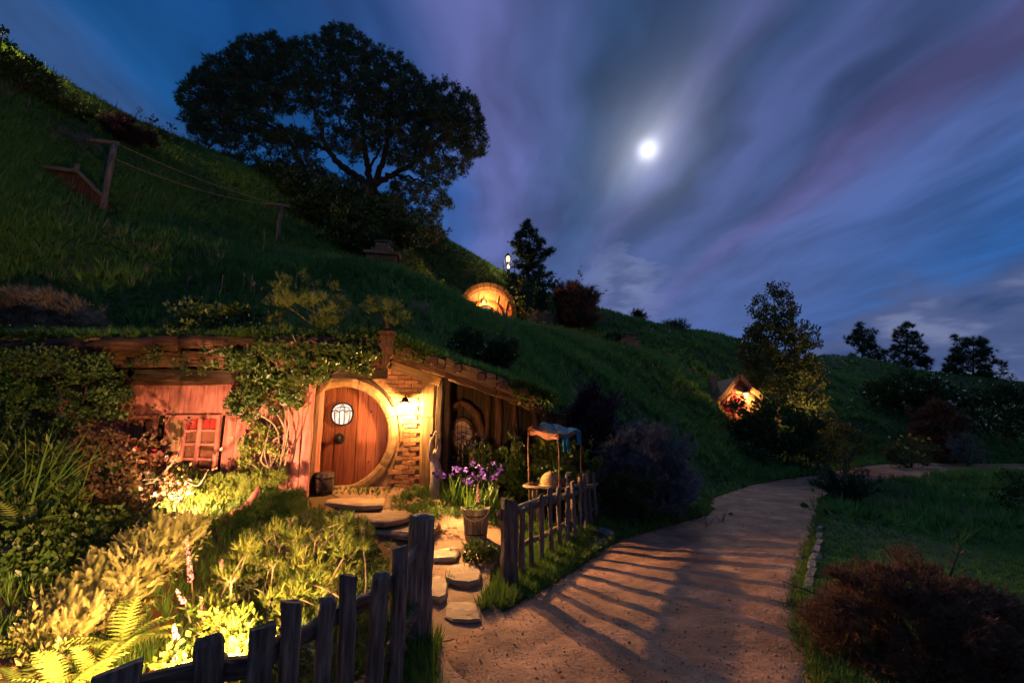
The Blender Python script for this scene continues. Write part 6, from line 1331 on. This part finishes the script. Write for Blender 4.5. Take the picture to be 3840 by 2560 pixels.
mass('garden_herbs', 'low mixed herbs seen between the near pickets', 'plant', [(620,1568),(640,1470),(720,1400),(850,1330),(930,1300),(935,1420),(860,1568)], lerpY(1300, 4.6, 1568, 3.0), 2600, 'ivy', T_SPRIG, .075, 110, .09, jitY=.1)
mass('meadow_plants', 'feathery green plants between the moss ledge and the porch post', 'plant', [(540,1180),(600,1130),(690,1120),(690,1190),(620,1210),(550,1230)], lerpY(1120, 7.2, 1230, 5.8), 1500, 'turf', T_SPRIG, .09, 60, .10, dirb=(0, 0, 1))
mass('path_side_herbs', 'leafy clump between the stone steps and the near gate post', 'plant', [(760,1200),(850,1210),(860,1260),(900,1250),(880,1300),(800,1320)], lerpY(1200, 5.9, 1320, 4.8), 1100, 'ivy', T_LEAF, .045, 50, .08)
mass('step_side_herbs', 'small green plants right of the stone steps below the rock', 'plant', [(900,1150),(960,1120),(1010,1150),(1040,1180),(1000,1190),(930,1175)], lerpY(1120, 8.1, 1190, 7.1), 900, 'turf', T_SPRIG, .085, 44, .08, dirb=(0, 0, 1))
def umbels():
    t = thing('parsley_flowers', 'flat pale flower heads standing above the cow parsley', 'flowers', (-1.9, 4.4, .1)); o = np.array((-1.9, 4.4, .1)); T_ = []; P = []
    for dx, dy in polypts([(520,1290),(600,1210),(700,1170),(830,1170),(860,1200),(800,1240),(680,1260),(600,1330),(530,1380)], 60):
        Y = 5.0-1.3*(dy-1170)/210+rng.normal(0, .12); c = Vector(at(dx, dy, Y)); b = Vector((c.x+rng.normal(0, .06), c.y+rng.normal(0, .06), 0.02)); T_.append(tube([b-Vector(o), (b+c)/2-Vector(o)+Vector((.01, 0, 0)), c-Vector(o)-Vector((0, 0, .04))], [.007, .006, .005], 4, cap=False))
        for k in range(8):
            a = 2*math.pi*k/8; r = rng.uniform(.03, .055); e = c+Vector((math.cos(a)*r, math.sin(a)*r, .012*rng.random())); T_.append(tube([c-Vector((0, 0, .04))-Vector(o), e-Vector(o)], [.002, .0012], 3, cap=False)); P += [tuple(e)]*5
    V, F = tubes(T_); obj('stems', V, F, M['twig'], t); P = np.array(P)+rng.normal(0, .008, (len(P), 3)); leaves('flower_heads', T_FLOWER, P-o, rng.normal(0, .4, P.shape)+np.array([0, 0, 1]), .020, M['lime'], t)
umbels()
def ferns():
    lab = ['fern at the very bottom left corner', 'fern left of the brightest one, half behind the near picket', 'brightest arching fern beside the bare soil', 'dim fern in the leafy bank at the left edge', 'second fern along the bottom edge', 'fern above the bottom-left pair']
    for (dx, dy, Y, s), l in zip([(60,1560,3.1,.28),(215,1530,3.15,.31),(275,1460,3.4,.36),(40,1250,4.9,.45),(140,1560,2.95,.34),(90,1500,3.4,.32)], lab):
        c = at(dx, dy, Y); z = max(c[2]-.10, gz(c[0], c[1])); t = thing('fern', l, 'fern', (c[0], c[1], z), 0, 'ferns in the near bed'); n = 15; a = rng.uniform(0, 2*np.pi, n)
        d = np.stack([np.cos(a)+.35, np.sin(a)-.2, rng.uniform(.45, 1.1, n)], 1); up = np.cross(d, np.array([0, 0, 1.0])); V, F = [], None
        Rm_spin = np.tile(np.array([0, 0, 1.0]), (n, 1)); leaves('frond', T_FROND, np.zeros((n, 3)), d, s*rng.uniform(.7, 1.1, n), M['fern'], t, spin=Rm_spin)
ferns()
def long_blades():
    t = thing('iris_leaves', 'long arching sword leaves at the left edge of the garden', 'plant', (-5.6, 5.5, gz(-5.6, 5.5))); n = 60; T_ = []
    leaves('leaves', T_BLADE, np.stack([rng.normal(0, .35, n), rng.normal(0, .3, n), np.zeros(n)], 1), np.stack([.5+rng.normal(0, .6, n), rng.normal(0, .4, n), np.ones(n)*.9], 1), rng.uniform(.5, .95, n), M['turf'], t, wide=.025)
long_blades()
# floodlights hidden in the beds, the sources of the warm light on wall and leaves
def flood(label, p, tgt, e, colr, ang=100, size=.05, blend=.7):
    t = thing('garden_floodlight', label, 'floodlight', p); t.scale = (.5, .5, .5); d = (Vector(tgt)-Vector(p)).normalized(); q = d.to_track_quat('Z', 'Y').to_matrix().to_4x4()
    V, F = lathe([(.02, -.09), (.045, -.08), (.05, 0), (.056, .01), (.05, .012), (.048, -.02), (.001, -.022)], 14); obj('housing', V, F, M['iron'], t, mtx=q)
    V, F = tube([(0, 0, -.16), (0, 0, -.06)], .008, 6); obj('ground_spike', V, F, M['iron'], t)
    lamp('SPOT', tuple(Vector(p)+d*.03), e, colr, size, tgt, ang, blend)
WARM = (1.0, .54, .19)
for f_ in FLOODS: flood(*f_)
flood('small black floodlight on the soil at the foot of the near fence bed', (-1.50, 2.75, .52), (-3.2, 5.1, .55), 680, WARM, 124)
flood('small black floodlight by the ferns at the left end of the near fence', (-1.86, 2.48, .56), (-3.9, 4.4, .4), 280, WARM, 110)
flood('small black floodlight in the middle of the bed pointing at the cottage wall', (-3.95, 5.95, .70), (-4.6, 8.1, 1.7), 620, (1.0, .50, .27), 118, .02)
flood('small black floodlight under the table lighting the shrubs', (.76, 8.45, .70), (.4, 8.95, 1.35), 55, (1.0, .72, .28), 120)
x_, y_ = -27.0, 20.0
flood('floodlight high on the left ridge lighting the crest grass', (-19.3, 14.5, gz(-19.3, 14.5)+.9), (-17.9, 15.8, 14.9), 900, (1.0, .56, .12), 72, .10, .8)
flood('floodlight on the ground at the foot of the leafy tree', tuple(Vector(at(1878, 1000, 22.6))), tuple(at(1800, 860, 24.0)), 380, (1.0, .60, .20), 150)

for o_ in list(bpy.data.objects):
    if o_.type == 'MESH' and o_.parent and o_.name.split('.')[0] in ('shoots', 'branches', 'stems', 'petals', 'seed_heads', 'flower_heads', 'leaves', 'foliage', 'railing', 'glazing_bars'): o_['kind'] = 'stuff'
